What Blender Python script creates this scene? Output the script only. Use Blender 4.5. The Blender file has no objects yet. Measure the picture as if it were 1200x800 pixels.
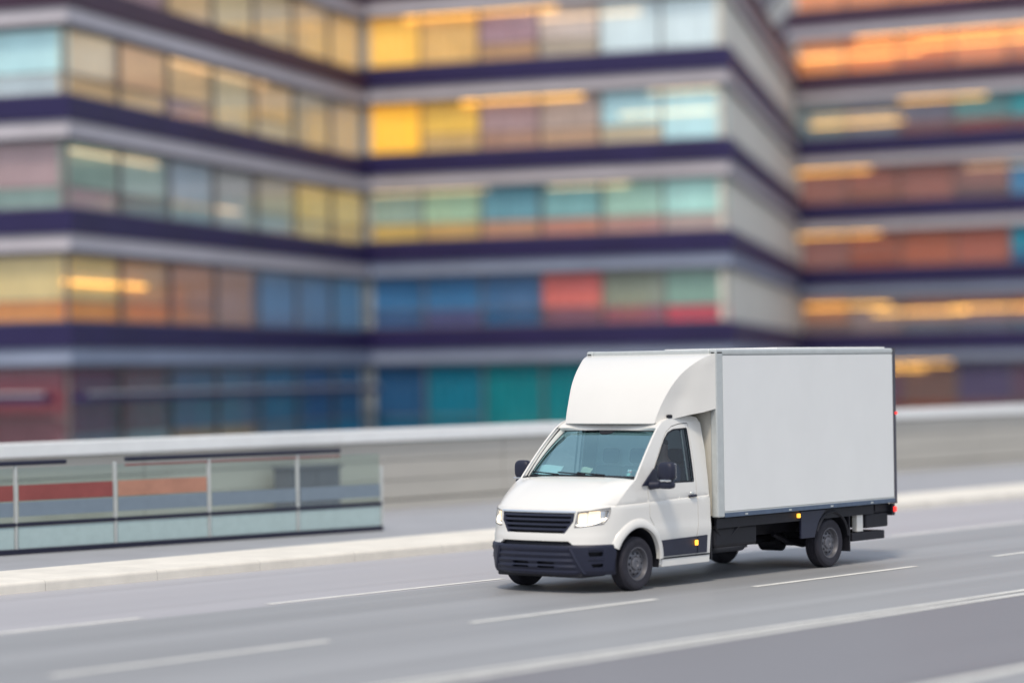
import bpy, bmesh, math, random
from mathutils import Vector, Matrix
from mathutils.geometry import delaunay_2d_cdt

random.seed(7)
sc = bpy.context.scene
COL = sc.collection
R = math.radians

# ------------------------------------------------------------------ helpers
def lin(r, g, b):
    def f(c):
        c /= 255.0
        return c / 12.92 if c <= 0.04045 else ((c + 0.055) / 1.055) ** 2.4
    return (f(r), f(g), f(b))

def interp(tab, t):
    if t <= tab[0][0]:
        return tab[0][1]
    for (a, va), (b, vb) in zip(tab, tab[1:]):
        if t <= b:
            k = (t - a) / (b - a)
            return va + (vb - va) * k
    return tab[-1][1]

def smooth_tab(tab, t):
    if t <= tab[0][0]:
        return tab[0][1]
    n = len(tab)
    for i in range(n - 1):
        a, va = tab[i]
        b, vb = tab[i + 1]
        if t <= b:
            h = b - a
            def slope(j):
                if j <= 0:
                    return (tab[1][1] - tab[0][1]) / (tab[1][0] - tab[0][0])
                if j >= n - 1:
                    return (tab[-1][1] - tab[-2][1]) / (tab[-1][0] - tab[-2][0])
                return (tab[j + 1][1] - tab[j - 1][1]) / (tab[j + 1][0] - tab[j - 1][0])
            k = (t - a) / h
            m0, m1 = slope(i) * h, slope(i + 1) * h
            return (2*k**3 - 3*k**2 + 1)*va + (k**3 - 2*k**2 + k)*m0 + (-2*k**3 + 3*k**2)*vb + (k**3 - k**2)*m1
    return tab[-1][1]

class MB:
    """collects verts and faces of ONE mesh"""
    def __init__(self):
        self.v = []
        self.f = []
    def quad(self, a, b, c, d):
        i = len(self.v)
        self.v += [tuple(a), tuple(b), tuple(c), tuple(d)]
        self.f.append((i, i+1, i+2, i+3))
        return self
    def box(self, x0, x1, y0, y1, z0, z1, M=None):
        i = len(self.v)
        P = [(x0,y0,z0),(x1,y0,z0),(x1,y1,z0),(x0,y1,z0),(x0,y0,z1),(x1,y0,z1),(x1,y1,z1),(x0,y1,z1)]
        if M is not None:
            P = [tuple(M @ Vector(p)) for p in P]
        self.v += P
        self.f += [tuple(i+k for k in q) for q in ((0,3,2,1),(4,5,6,7),(0,1,5,4),(1,2,6,5),(2,3,7,6),(3,0,4,7))]
        return self
    def grid(self, rows, close=False):
        i = len(self.v)
        n = len(rows[0])
        for r in rows:
            self.v += [tuple(p) for p in r]
        for a in range(len(rows) - 1):
            for b in range(n if close else n - 1):
                c = (b + 1) % n
                self.f.append((i+a*n+b, i+a*n+c, i+(a+1)*n+c, i+(a+1)*n+b))
        return self
    def tube(self, pts, rad, seg=8, caps=True):
        pts = [Vector(p) for p in pts]
        rads = rad if isinstance(rad, (list, tuple)) else [rad]*len(pts)
        rows = []
        t0 = (pts[1]-pts[0]).normalized()
        ref = Vector((0,0,1)) if abs(t0.z) < 0.9 else Vector((1,0,0))
        for k, p in enumerate(pts):
            t = (pts[min(k+1, len(pts)-1)] - pts[max(k-1, 0)]).normalized()
            u = t.cross(ref).normalized()
            w = u.cross(t)
            rows.append([p + (u*math.cos(2*math.pi*s/seg) + w*math.sin(2*math.pi*s/seg))*rads[k] for s in range(seg)])
        i = len(self.v)
        self.grid(rows, close=True)
        if caps:
            self.f.append(tuple(i+s for s in range(seg-1, -1, -1)))
            j = i + (len(pts)-1)*seg
            self.f.append(tuple(j+s for s in range(seg)))
        return self
    def lathe(self, prof, seg=40, axis='y'):
        """prof: (radius, offset along axis)"""
        rows = []
        for r, o in prof:
            row = []
            for s in range(seg):
                a = 2*math.pi*s/seg
                row.append((r*math.cos(a), o, r*math.sin(a)))
            rows.append(row)
        return self.grid(rows, close=True)
    def prism(self, poly, z0, z1):
        i = len(self.v); n = len(poly)
        self.v += [(x, y, z0) for x, y in poly] + [(x, y, z1) for x, y in poly]
        self.f.append(tuple(i+k for k in range(n-1, -1, -1)))
        self.f.append(tuple(i+n+k for k in range(n)))
        for k in range(n):
            c = (k+1) % n
            self.f.append((i+k, i+c, i+n+c, i+n+k))
        return self
    def extr(self, poly, fn0, fn1):
        """polygon in 2D, capped, between two mappings"""
        i = len(self.v); n = len(poly)
        self.v += [tuple(fn0(*p)) for p in poly] + [tuple(fn1(*p)) for p in poly]
        self.f.append(tuple(i+k for k in range(n-1, -1, -1)))
        self.f.append(tuple(i+n+k for k in range(n)))
        for k in range(n):
            c = (k+1) % n
            self.f.append((i+k, i+c, i+n+c, i+n+k))
        return self
    def build(self, name, mat, parent=None, smooth=None, bevel=0, seg=2, merge=0.0, subd=0):
        me = bpy.data.meshes.new(name)
        me.from_pydata(self.v, [], self.f)
        bm = bmesh.new(); bm.from_mesh(me)
        if merge:
            bmesh.ops.remove_doubles(bm, verts=bm.verts, dist=merge)
        bmesh.ops.recalc_face_normals(bm, faces=bm.faces)
        bm.to_mesh(me); bm.free()
        me.materials.append(mat)
        if smooth is not None:
            me.polygons.foreach_set('use_smooth', [True]*len(me.polygons))
            me.set_sharp_from_angle(angle=R(smooth))
        o = bpy.data.objects.new(name, me)
        COL.objects.link(o)
        if parent is not None:
            o.parent = parent
        if bevel:
            m = o.modifiers.new('bevel', 'BEVEL'); m.width = bevel; m.segments = seg; m.limit_method = 'ANGLE'
            m.angle_limit = R(40)
        if subd:
            m = o.modifiers.new('sub', 'SUBSURF'); m.levels = subd; m.render_levels = subd
        return o

def pip(p, poly):
    x, y = p; c = False; n = len(poly)
    for i in range(n):
        x1, y1 = poly[i]; x2, y2 = poly[(i+1) % n]
        if (y1 > y) != (y2 > y) and x < (x2-x1)*(y-y1)/(y2-y1) + x1:
            c = not c
    return c

def densify(loop, step):
    out = []
    for i, a in enumerate(loop):
        b = loop[(i+1) % len(loop)]
        d = math.dist((a[0]/step[0], a[1]/step[1]), (b[0]/step[0], b[1]/step[1]))
        n = max(1, int(math.ceil(d)))
        for k in range(n):
            t = k/n
            out.append((a[0]+(b[0]-a[0])*t, a[1]+(b[1]-a[1])*t))
    return out

def patch(outer, fn, holes=(), step=0.06, lines=(), rim=None, mb=None):
    """fill a 2D outline (with holes) by triangles and map it onto a surface; rim = inward vector function"""
    mb = mb or MB()
    st = step if isinstance(step, tuple) else (step, step)
    loops = [densify(outer, st)] + [densify(h, st) for h in holes]
    V = []; E_ = []
    for lp in loops:
        i = len(V)
        V += [Vector(p) for p in lp]
        E_ += [(i+k, i+(k+1) % len(lp)) for k in range(len(lp))]
    for ln in lines:
        for a, b in zip(ln, ln[1:]):
            n = max(1, int(math.dist((a[0]/st[0], a[1]/st[1]), (b[0]/st[0], b[1]/st[1]))))
            for k in range(n+1):
                t = k/n
                p = (a[0]+(b[0]-a[0])*t, a[1]+(b[1]-a[1])*t)
                if pip(p, outer) and not any(pip(p, h) for h in holes):
                    V.append(Vector(p))
    xs = [p[0] for p in outer]; ys = [p[1] for p in outer]
    bnd = [tuple(v) for v in V]
    nx = int((max(xs)-min(xs))/st[0])+2; ny = int((max(ys)-min(ys))/st[1])+2
    for a in range(nx):
        for b in range(ny):
            p = (min(xs)+(a+0.5)*st[0], min(ys)+(b+0.5)*st[1])
            if not pip(p, outer) or any(pip(p, h) for h in holes):
                continue
            if min(((p[0]-q[0])/st[0])**2 + ((p[1]-q[1])/st[1])**2 for q in bnd) < 0.25:
                continue
            V.append(Vector(p))
    r = delaunay_2d_cdt(V, E_, [], 0, 1e-7)
    ov, of = r[0], r[2]
    base = len(mb.v)
    mb.v += [tuple(fn(p[0], p[1])) for p in ov]
    edges = {}
    for f in of:
        c = (sum(ov[i][0] for i in f)/len(f), sum(ov[i][1] for i in f)/len(f))
        if not pip(c, outer) or any(pip(c, h) for h in holes):
            continue
        mb.f.append(tuple(base+i for i in f))
        for k in range(len(f)):
            e = (f[k], f[(k+1) % len(f)])
            if (e[1], e[0]) in edges:
                del edges[(e[1], e[0])]
            else:
                edges[e] = 1
    if rim:
        mp = {}
        for a, b in list(edges):
            for i in (a, b):
                if i not in mp:
                    mp[i] = len(mb.v)
                    q = Vector(mb.v[base+i]) + Vector(rim(*mb.v[base+i]))
                    mb.v.append(tuple(q))
            mb.f.append((base+b, base+a, mp[a], mp[b]))
    return mb

def empty(name, label=None, cat=None, loc=(0,0,0), group=None, kind=None, parent=None):
    o = bpy.data.objects.new(name, None)
    COL.objects.link(o); o.location = loc
    o.empty_display_size = 0.3
    if parent is not None:
        o.parent = parent
    tag(o, label, cat, group, kind)
    return o

def tag(o, label=None, cat=None, group=None, kind=None):
    if label: o['label'] = label
    if cat: o['category'] = cat
    if group: o['group'] = group
    if kind: o['kind'] = kind
    return o

# ------------------------------------------------------------------ materials
def mat(name, col, rough=0.5, metal=0.0, var=0.0, scale=6.0, bump=0.0, bscale=40.0, coat=0.0, spec=0.5,
        emit=None, estr=0.0, stretch=(1,1,1), col2=None, rvar=0.0):
    m = bpy.data.materials.new(name); m.use_nodes = True
    nt = m.node_tree; nd = nt.nodes; lk = nt.links
    b = nd['Principled BSDF']
    b.inputs['Roughness'].default_value = rough
    b.inputs['Metallic'].default_value = metal
    b.inputs['Specular IOR Level'].default_value = spec
    b.inputs['Coat Weight'].default_value = coat
    b.inputs['Coat Roughness'].default_value = 0.08
    tc = nd.new('ShaderNodeTexCoord')
    mp = nd.new('ShaderNodeMapping'); mp.inputs['Scale'].default_value = stretch
    lk.new(tc.outputs['Object'], mp.inputs['Vector'])
    nz = nd.new('ShaderNodeTexNoise'); nz.inputs['Scale'].default_value = scale; nz.inputs['Detail'].default_value = 6
    nz.inputs['Roughness'].default_value = 0.65
    lk.new(mp.outputs['Vector'], nz.inputs['Vector'])
    rp = nd.new('ShaderNodeValToRGB')
    c2 = col2 if col2 else tuple(min(1, c*(1+var)) for c in col)
    c1 = tuple(c*(1-var) for c in col)
    rp.color_ramp.elements[0].color = (*c1, 1); rp.color_ramp.elements[0].position = 0.3
    rp.color_ramp.elements[1].color = (*c2, 1); rp.color_ramp.elements[1].position = 0.7
    lk.new(nz.outputs['Fac'], rp.inputs['Fac'])
    lk.new(rp.outputs['Color'], b.inputs['Base Color'])
    if rvar:
        mr = nd.new('ShaderNodeMapRange')
        mr.inputs['To Min'].default_value = max(0.02, rough-rvar); mr.inputs['To Max'].default_value = rough+rvar
        mr.inputs['From Min'].default_value = 0.3; mr.inputs['From Max'].default_value = 0.7
        lk.new(nz.outputs['Fac'], mr.inputs['Value']); lk.new(mr.outputs['Result'], b.inputs['Roughness'])
    if bump:
        n2 = nd.new('ShaderNodeTexNoise'); n2.inputs['Scale'].default_value = bscale; n2.inputs['Detail'].default_value = 4
        lk.new(mp.outputs['Vector'], n2.inputs['Vector'])
        bp = nd.new('ShaderNodeBump'); bp.inputs['Strength'].default_value = bump; bp.inputs['Distance'].default_value = 0.02
        lk.new(n2.outputs['Fac'], bp.inputs['Height']); lk.new(bp.outputs['Normal'], b.inputs['Normal'])
    if emit:
        b.inputs['Emission Color'].default_value = (*emit, 1); b.inputs['Emission Strength'].default_value = estr
    return m

def glass_mat(name, tint, refl=0.12, rough=0.03, gcol=(0.95, 0.97, 1.0), ior=1.45):
    """thin glazing: tinted see-through plus Fresnel reflection"""
    m = bpy.data.materials.new(name); m.use_nodes = True
    nt = m.node_tree; nd = nt.nodes; lk = nt.links
    nd.remove(nd['Principled BSDF'])
    out = nd['Material Output']
    tr = nd.new('ShaderNodeBsdfTransparent'); tr.inputs['Color'].default_value = (*tint, 1)
    gl = nd.new('ShaderNodeBsdfGlossy'); gl.inputs['Roughness'].default_value = rough
    gl.inputs['Color'].default_value = (*gcol, 1)
    # Schlick's Fresnel from |incoming . normal|, the same on both sides of the sheet
    ge = nd.new('ShaderNodeNewGeometry')
    dt = nd.new('ShaderNodeVectorMath'); dt.operation = 'DOT_PRODUCT'
    lk.new(ge.outputs['Incoming'], dt.inputs[0]); lk.new(ge.outputs['Normal'], dt.inputs[1])
    ab = nd.new('ShaderNodeMath'); ab.operation = 'ABSOLUTE'; lk.new(dt.outputs['Value'], ab.inputs[0])
    om = nd.new('ShaderNodeMath'); om.operation = 'SUBTRACT'; om.inputs[0].default_value = 1.0; om.use_clamp = True
    lk.new(ab.outputs['Value'], om.inputs[1])
    pw = nd.new('ShaderNodeMath'); pw.operation = 'POWER'; pw.inputs[1].default_value = 5.0; lk.new(om.outputs['Value'], pw.inputs[0])
    f0 = ((ior-1)/(ior+1))**2
    ad = nd.new('ShaderNodeMath'); ad.operation = 'MULTIPLY_ADD'; ad.use_clamp = True
    ad.inputs[1].default_value = 1-f0; ad.inputs[2].default_value = f0 + refl
    mx = nd.new('ShaderNodeMixShader')
    lk.new(pw.outputs['Value'], ad.inputs[0]); lk.new(ad.outputs['Value'], mx.inputs['Fac'])
    lk.new(tr.outputs['BSDF'], mx.inputs[1]); lk.new(gl.outputs['BSDF'], mx.inputs[2])
    lk.new(mx.outputs['Shader'], out.inputs['Surface'])
    return m

M = {}
M['paint'] = mat('white_paint', (0.80, 0.785, 0.745), 0.26, var=0.015, scale=1.5, coat=0.5, rvar=0.015)
M['cheek'] = M['paint']
M['panel'] = mat('white_panel', (0.84, 0.845, 0.83), 0.4, var=0.02, scale=1.2, stretch=(1.2,1.2,0.7), rvar=0.08)
M['plastic'] = mat('navy_plastic', (0.011, 0.014, 0.036), 0.5, var=0.15, scale=30, bump=0.05, bscale=300)
M['moulding'] = mat('moulding_plastic', (0.018, 0.022, 0.046), 0.45, var=0.1, scale=20)
M['black'] = mat('black_void', (0.008, 0.009, 0.016), 0.7)
M['rubber'] = mat('tyre_rubber', (0.021, 0.020, 0.030), 0.75, var=0.25, scale=14, bump=0.1, bscale=80)
M['steel'] = mat('wheel_steel', (0.17, 0.17, 0.19), 0.45, metal=0.5, var=0.15, scale=20)
M['chassis'] = mat('chassis_black', (0.008, 0.008, 0.014), 0.6, var=0.3, scale=10)
M['alu'] = mat('aluminium', (0.62, 0.645, 0.63), 0.38, metal=0.45, var=0.06, scale=8)
M['rail'] = mat('rail_blue_grey', (0.10, 0.14, 0.21), 0.4, metal=0.3, var=0.15, scale=8)
M['dark_trim'] = mat('dark_trim', (0.07, 0.07, 0.09), 0.5, var=0.1)
M['chrome'] = mat('chrome', (0.82, 0.84, 0.86), 0.12, metal=1.0)
M['lamp_house'] = mat('lamp_reflector', (0.75, 0.76, 0.78), 0.2, metal=0.9)
M['lamp_on'] = mat('headlamp_lit', (1, 0.95, 0.85), 0.4, emit=(1.0, 0.72, 0.40), estr=0.85)
M['drl'] = mat('daylight_strip_lit', (1, 0.97, 0.92), 0.4, emit=(1.0, 0.93, 0.80), estr=2.0)
M['amber'] = mat('amber_lit', (0.9, 0.45, 0.05), 0.3, emit=(1.0, 0.45, 0.05), estr=1.5)
M['red_lamp'] = mat('red_lit', (0.7, 0.03, 0.03), 0.3, emit=(1.0, 0.04, 0.03), estr=1.1)
M['lens'] = glass_mat('lamp_lens', (0.95, 0.95, 0.95), 0.03)
M['screen'] = glass_mat('windscreen_glass', (0.62, 0.88, 0.90), 0.32, 0.03, (0.60, 0.95, 1.0))
M['door_glass'] = glass_mat('door_glass', (0.46, 0.54, 0.62), 0.02)
M['mirror'] = mat('mirror_glass', (0.8, 0.82, 0.85), 0.03, metal=1.0)
M['interior'] = mat('cab_interior', (0.12, 0.16, 0.18), 0.7, var=0.15, scale=12)
M['seat'] = mat('seat_cloth', (0.05, 0.07, 0.10), 0.9, var=0.3, scale=60)
M['head_cloth'] = mat('cab_lining', (0.60, 0.64, 0.64), 0.9, var=0.05)
M['paper'] = mat('paper', (0.8, 0.8, 0.78), 0.7, var=0.03)
M['cream'] = mat('cream_paper', (0.7, 0.62, 0.42), 0.7, var=0.05)
M['sticker_red'] = mat('sticker_red', (0.6, 0.1, 0.1), 0.6)
M['sticker_green'] = mat('sticker_green', (0.35, 0.65, 0.55), 0.6)
M['skin'] = mat('skin', (0.50, 0.30, 0.22), 0.55, var=0.06, scale=20)
M['hair'] = mat('hair', (0.03, 0.022, 0.018), 0.7, var=0.3, scale=80)
M['jacket'] = mat('jacket', (0.035, 0.05, 0.09), 0.85, var=0.2, scale=30)

# ------------------------------------------------------------------ camera
CAM = Vector((-26.7173, -21.3197, 2.8215)); YAW, PITCH, ROLL, FPX = 0.8734, 0.0118, -0.015, 3060.3528
fw = Vector((math.sin(YAW)*math.cos(PITCH), math.cos(YAW)*math.cos(PITCH), math.sin(PITCH)))
rt = Vector((math.cos(YAW), -math.sin(YAW), 0)); up = rt.cross(fw)
r2 = rt*math.cos(ROLL) + up*math.sin(ROLL); u2 = up*math.cos(ROLL) - rt*math.sin(ROLL)
cam = bpy.data.cameras.new('camera'); co = bpy.data.objects.new('camera', cam); COL.objects.link(co)
co.matrix_world = Matrix(((r2.x, u2.x, -fw.x, CAM.x), (r2.y, u2.y, -fw.y, CAM.y), (r2.z, u2.z, -fw.z, CAM.z), (0,0,0,1)))
cam.sensor_fit = 'HORIZONTAL'; cam.sensor_width = 36.0; cam.lens = FPX*36/1200
cam.clip_start = 0.5; cam.clip_end = 6000
cam.dof.use_dof = True; cam.dof.focus_distance = 35.6; cam.dof.aperture_fstop = 0.26
sc.camera = co

# ------------------------------------------------------------------ ground, road
def structure(o): return tag(o, kind='structure')

def road_mat():
    m = mat('asphalt', (0.31, 0.315, 0.325), 0.50, var=0.18, scale=0.9, bump=0.12, bscale=30, rvar=0.09, stretch=(0.02, 1.0, 1.0), spec=0.4)
    return m
M['road'] = road_mat()
M['edge_lane'] = mat('worn_asphalt', (0.42, 0.41, 0.43), 0.48, var=0.08, scale=0.8, bump=0.1, bscale=30, rvar=0.08, stretch=(0.02, 1.0, 1.0))
M['near_road'] = mat('dark_asphalt', (0.20, 0.195, 0.21), 0.48, var=0.12, scale=0.8, bump=0.1, bscale=30, rvar=0.08, stretch=(0.02, 1.0, 1.0))
M['kerb'] = mat('kerb_concrete', (0.76, 0.72, 0.64), 0.7, var=0.10, scale=1.5, bump=0.1)
M['pave'] = mat('pavement', (0.34, 0.345, 0.365), 0.6, var=0.08, scale=1.0, bump=0.1)
M['ground'] = mat('ground', (0.20, 0.20, 0.20), 0.8, var=0.15, scale=0.3)
M['marking'] = mat('road_paint', (0.78, 0.77, 0.72), 0.6, var=0.14, scale=3.0)

X0, X1 = -160.0, 420.0
structure(MB().quad((-2500,-2500,-0.012), (2500,-2500,-0.012), (2500,2500,-0.012), (-2500,2500,-0.012)).build('ground', M['ground']))
structure(MB().quad((X0,-24,0), (X1,-24,0), (X1,1.62,0), (X0,1.62,0)).build('road', M['road']))
structure(MB().quad((X0,1.62,0), (X1,1.62,0), (X1,5.9,0), (X0,5.9,0)).build('road_edge_lane', M['edge_lane']))
structure(MB().quad((X0,-9.15,0.004), (X1,-9.15,0.004), (X1,-5.52,0.004), (X0,-5.52,0.004)).build('road_near_lane', M['near_road']))

def marking(y, w, spans, z=0.005):
    mb = MB()
    for a, b in spans:
        mb.quad((a, y-w/2, z), (b, y-w/2, z), (b, y+w/2, z), (a, y+w/2, z))
    return structure(mb.build('road_marking', M['marking']))
marking(1.80, 0.13, [(-60,-30),(-22,-14),(-10.2,-6.0),(-3.9,0.6),(5.0,8.4),(10.6,17.0),(22,30),(36,44),(52,60)])
marking(-1.95, 0.12, [(-60,-40),(-30,-18),(-10.5,-6.7),(-4.4,-0.9),(1.2,5.2),(7.4,11),(14,18),(24,30),(36,44)])
marking(-5.20, 0.12, [(X0, X1)], 0.009)
marking(-5.46, 0.12, [(X0, X1)], 0.009)
marking(-9.30, 0.16, [(X0, X1)], 0.009)

# kerb: a rounded concrete strip, then the pavement
def kerb_profile():
    pts = [(5.90, -0.005), (5.905, 0.10)]
    for k in range(7):
        a = math.pi*(1 - k/12)
        pts.append((5.955 + 0.05*math.cos(a), 0.10 + 0.05*math.sin(a)))
    pts += [(7.55, 0.165), (7.56, 0.10)]
    return pts
kp = kerb_profile(); mb = MB()
xs = [X0 + i*2.0 for i in range(int((X1-X0)/2)+1)]
for a, b in zip(xs, xs[1:]):
    mb.grid([[(a+0.002, y, z) for y, z in kp], [(b-0.002, y, z) for y, z in kp]])
structure(mb.build('kerb', M['kerb'], smooth=50))
structure(MB().quad((X0,7.5,0.15), (X1,7.5,0.15), (X1,13.95,0.15), (X0,13.95,0.15)).build('pavement', M['pave']))

# ------------------------------------------------------------------ retaining wall
M['conc'] = mat('wall_concrete', (0.50, 0.475, 0.425), 0.75, var=0.10, scale=0.7, bump=0.15, bscale=12, stretch=(0.25,1,3.0))
M['cap'] = mat('cap_white', (0.88, 0.89, 0.88), 0.5, var=0.04, scale=2)
M['groove'] = mat('wall_groove', (0.09, 0.085, 0.085), 0.8)
YW = 13.90
wall = empty('retaining_wall', 'long low concrete retaining wall with a broad white coping, running behind the pavement', 'wall', (12, YW, 0))
def wmb(): return MB()
# courses of panels stepped back at the joints
mb = MB()
for i in range(-26, 66):
    a = i*5.0-12; b = a+4.975
    for z0, z1, d in ((0.34,0.70,0.0),(0.715,1.10,0.012),(1.115,1.47,0.0)):
        mb.box(a, b, 0.0+d, 0.3, z0, z1)
mb.build('wall_panels', M['conc'], wall)
MB().box(-142, 318, 0.03, 0.28, 0.0, 1.47).build('joint_backing', M['groove'], wall)
MB().box(-142, 318, -0.06, 0.10, 0.10, 0.30).build('plinth', M['conc'], wall)
mb = MB()
for i in range(-15, 32):
    mb.box(i*10-12, i*10-2.01, -0.10, 0.46, 1.49, 1.73)
mb.build('coping', M['cap'], wall, bevel=0.012)

# ------------------------------------------------------------------ dark cabinet and glass screen on the pavement
cab_ = empty('utility_cabinet', 'dark grey utility cabinet with twin doors standing against the concrete wall', 'cabinet', (8.6, 13.35, 0.15))
M['cab_paint'] = mat('cabinet_paint', (0.10, 0.105, 0.135), 0.5, var=0.1)
MB().box(-0.65, 0.65, -0.22, 0.25, 0.08, 0.92).build('cabinet_body', M['cab_paint'], cab_, bevel=0.01)
MB().box(-0.62, 0.62, -0.2, 0.22, 0.0, 0.08).build('plinth', M['groove'], cab_)
MB().box(-0.69, 0.69, -0.26, 0.28, 0.92, 0.97).build('lid', M['cab_paint'], cab_, bevel=0.01)
for s in (-1, 1):
    d = MB().box(min(s*0.02, s*0.6), max(s*0.02, s*0.6), -0.235, -0.22, 0.14, 0.88).build('door', M['cab_paint'], cab_, bevel=0.004)
    MB().box(s*0.08-0.012, s*0.08+0.012, -0.26, -0.235, 0.46, 0.56).build('handle', M['dark_trim'], d)

M['teal_glass'] = glass_mat('screen_glass', (0.86, 0.93, 0.90), 0.05, 0.08)
M['rail_dark'] = mat('rail_dark', (0.02, 0.022, 0.045), 0.4, metal=0.3)
M['red_band'] = mat('red_band', (0.27, 0.065, 0.06), 0.5, var=0.15, scale=2)
M['frosted'] = mat('frosted_band', (0.19, 0.245, 0.30), 0.5, var=0.05)
M['orange_band'] = mat('orange_band', (0.45, 0.22, 0.15), 0.5, var=0.15, scale=2)
M['kick'] = mat('pale_kick_panel', (0.42, 0.54, 0.54), 0.4, var=0.06)
gs = empty('glass_screen', 'low glass safety screen with dark rails and a red band, left on the pavement', 'glass screen', (-1.2, 10.2, 0.15))
gs.rotation_euler = (0, 0, math.atan2(-1.0, 7.1))
n = 8
x = -7.0
for i in range(n+1):
    MB().box(x+i*1.8-0.018, x+i*1.8+0.018, -0.03, 0.03, 0, 1.36 if i < 8 else 1.1).build('post', M['alu'], gs, bevel=0.006)
for i in range(n):
    MB().box(x+i*1.8+0.05, x+i*1.8+1.75, -0.008, 0.008, 0.46, 1.32).build('glass_panel', M['teal_glass'], gs)
    MB().box(x+i*1.8+0.04, x+i*1.8+1.76, -0.012, 0.012, 0.09, 0.42).build('kick_panel', M['kick'], gs)
for i in range(6):
    k = MB().box(x+i*1.8+0.05, x+i*1.8+1.75, -0.02, -0.012, 0.82, 1.06).build('red_band', M['red_band'] if i < 5 else M['orange_band'], gs)
for i in range(n):
    MB().box(x+i*1.8+0.05, x+i*1.8+1.75, -0.02, -0.012, 0.58, 0.80).build('frosted_band', M['frosted'], gs)
MB().box(x, x+n*1.8, -0.045, 0.045, 0.0, 0.085).build('base_rail', M['rail_dark'], gs, bevel=0.01)
MB().box(x, x+n*1.8, -0.03, 0.03, 0.425, 0.49).build('middle_rail', M['rail_dark'], gs, bevel=0.01)
for a, b in ((x, x+8.1), (x+9.2, x+n*1.8-0.9)):
    MB().box(a, b, -0.05, 0.05, 1.36, 1.43).build('handrail', M['rail_dark'], gs, bevel=0.02)
MB().box(x+9.2, x+n*1.8-0.9, -0.02, 0.02, 1.29, 1.315).build('red_strip', M['red_band'], gs)

# ------------------------------------------------------------------ buildings
CH = Vector((CAM.x, CAM.y))
fh = Vector((math.sin(YAW), math.cos(YAW))); rh = Vector((math.cos(YAW), -math.sin(YAW)))
def plan(lat, dep): return CH + rh*lat + fh*dep

M['slab'] = mat('slab_edge', (0.022, 0.015, 0.085), 0.55, var=0.18, scale=0.35)
M['slab_hazy'] = mat('slab_edge_hazy', (0.060, 0.026, 0.055), 0.55, var=0.18, scale=0.35)  # top storeys: sunlit haze put into the slab colour
M['band'] = mat('pale_band', (0.62, 0.58, 0.62), 0.5, var=0.12, scale=0.25)
M['band_dark'] = mat('slate_band', (0.32, 0.37, 0.50), 0.5, var=0.12, scale=0.25)
M['mullion'] = mat('mullion_bronze', (0.20, 0.18, 0.18), 0.5, var=0.1)
M['frame'] = mat('window_frame', (0.055, 0.060, 0.09), 0.5, var=0.1)
M['core'] = mat('room_wall', (0.12, 0.12, 0.14), 0.9, var=0.2, scale=0.4)
M['pale_wall'] = mat('pale_render', (0.80, 0.77, 0.68), 0.7, var=0.08, scale=0.3)
M['lamp_warm'] = mat('strip_lamp_lit', (1, 0.7, 0.3), 0.4, emit=(1.0, 0.52, 0.10), estr=2.6)
M['lamp_soft'] = mat('strip_lamp_soft', (1, 0.8, 0.55), 0.4, emit=(1.0, 0.66, 0.34), estr=1.5)
M['wglass'] = glass_mat('window_glass', (0.95, 0.96, 0.97), 0.03, 0.03, (0.95,0.97,1.0), 1.22)
M['white_edge'] = mat('white_edge', (0.75, 0.75, 0.76), 0.5, var=0.05)

cur_cache = {}
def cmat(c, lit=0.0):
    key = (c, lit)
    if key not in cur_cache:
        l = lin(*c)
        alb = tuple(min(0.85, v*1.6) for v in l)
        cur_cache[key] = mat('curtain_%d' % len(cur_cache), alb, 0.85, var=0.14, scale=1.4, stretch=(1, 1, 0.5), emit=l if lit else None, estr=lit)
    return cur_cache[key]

def facade_window(bld, A, d, nrm, s0, s1, z0, z1, spec, rng, base_glow=0.3):
    """one window between distances s0..s1 along a facade: frame, pane, curtain and lower panel"""
    up_c, lo_c, lit, frac = spec
    lit = max(lit, base_glow)      # every curtain gets some emission, added to brighten dark facades
    Mx = Matrix(((d.x, nrm.x, 0, A.x), (d.y, nrm.y, 0, A.y), (0, 0, 1, 0), (0, 0, 0, 1)))   # local: along, outward, up
    t = 0.03; e = 0.004
    mb = MB()
    mb.box(s0+e, s0+t, -0.10, 0.05, z0+e, z1-e, Mx); mb.box(s1-t, s1-e, -0.10, 0.05, z0+e, z1-e, Mx)
    mb.box(s0+t, s1-t, -0.10, 0.05, z0+e, z0+0.07, Mx); mb.box(s0+t, s1-t, -0.10, 0.05, z1-0.07, z1-e, Mx)
    zt = z0 + (z1-z0)*frac
    if lo_c: mb.box(s0+t, s1-t, -0.085, 0.03, zt-0.03, zt+0.03, Mx)
    w = mb.build('window', M['mullion'], bld)
    mb = MB(); mb.box(s0+t, s1-t, -0.035, -0.02, z0+0.07, z1-0.07, Mx); mb.build('pane', M['wglass'], w)
    def curtain(zz0, zz1, c, litv, nm, folds=True):
        rows = []
        L = s1-s0-0.012
        N = 36 if folds else 2
        amp = 0.045 if folds else 0.0
        ph = rng.random()*6.28
        for zz in (zz0, zz1):
            row = []
            for k in range(N+1):
                u = k/N
                row.append(Mx @ Vector((s0+0.006+u*L, -0.22 + amp*math.sin(ph+u*L*13) + 0.3*amp*math.sin(u*L*31), zz)))
            rows.append(row)
        MB().grid(rows).build(nm, cmat(c, litv), w, smooth=60)
    if lo_c:
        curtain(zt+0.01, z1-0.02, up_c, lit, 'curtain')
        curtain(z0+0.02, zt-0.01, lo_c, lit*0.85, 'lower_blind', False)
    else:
        curtain(z0+0.02, z1-0.02, up_c, lit, 'curtain')

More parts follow.
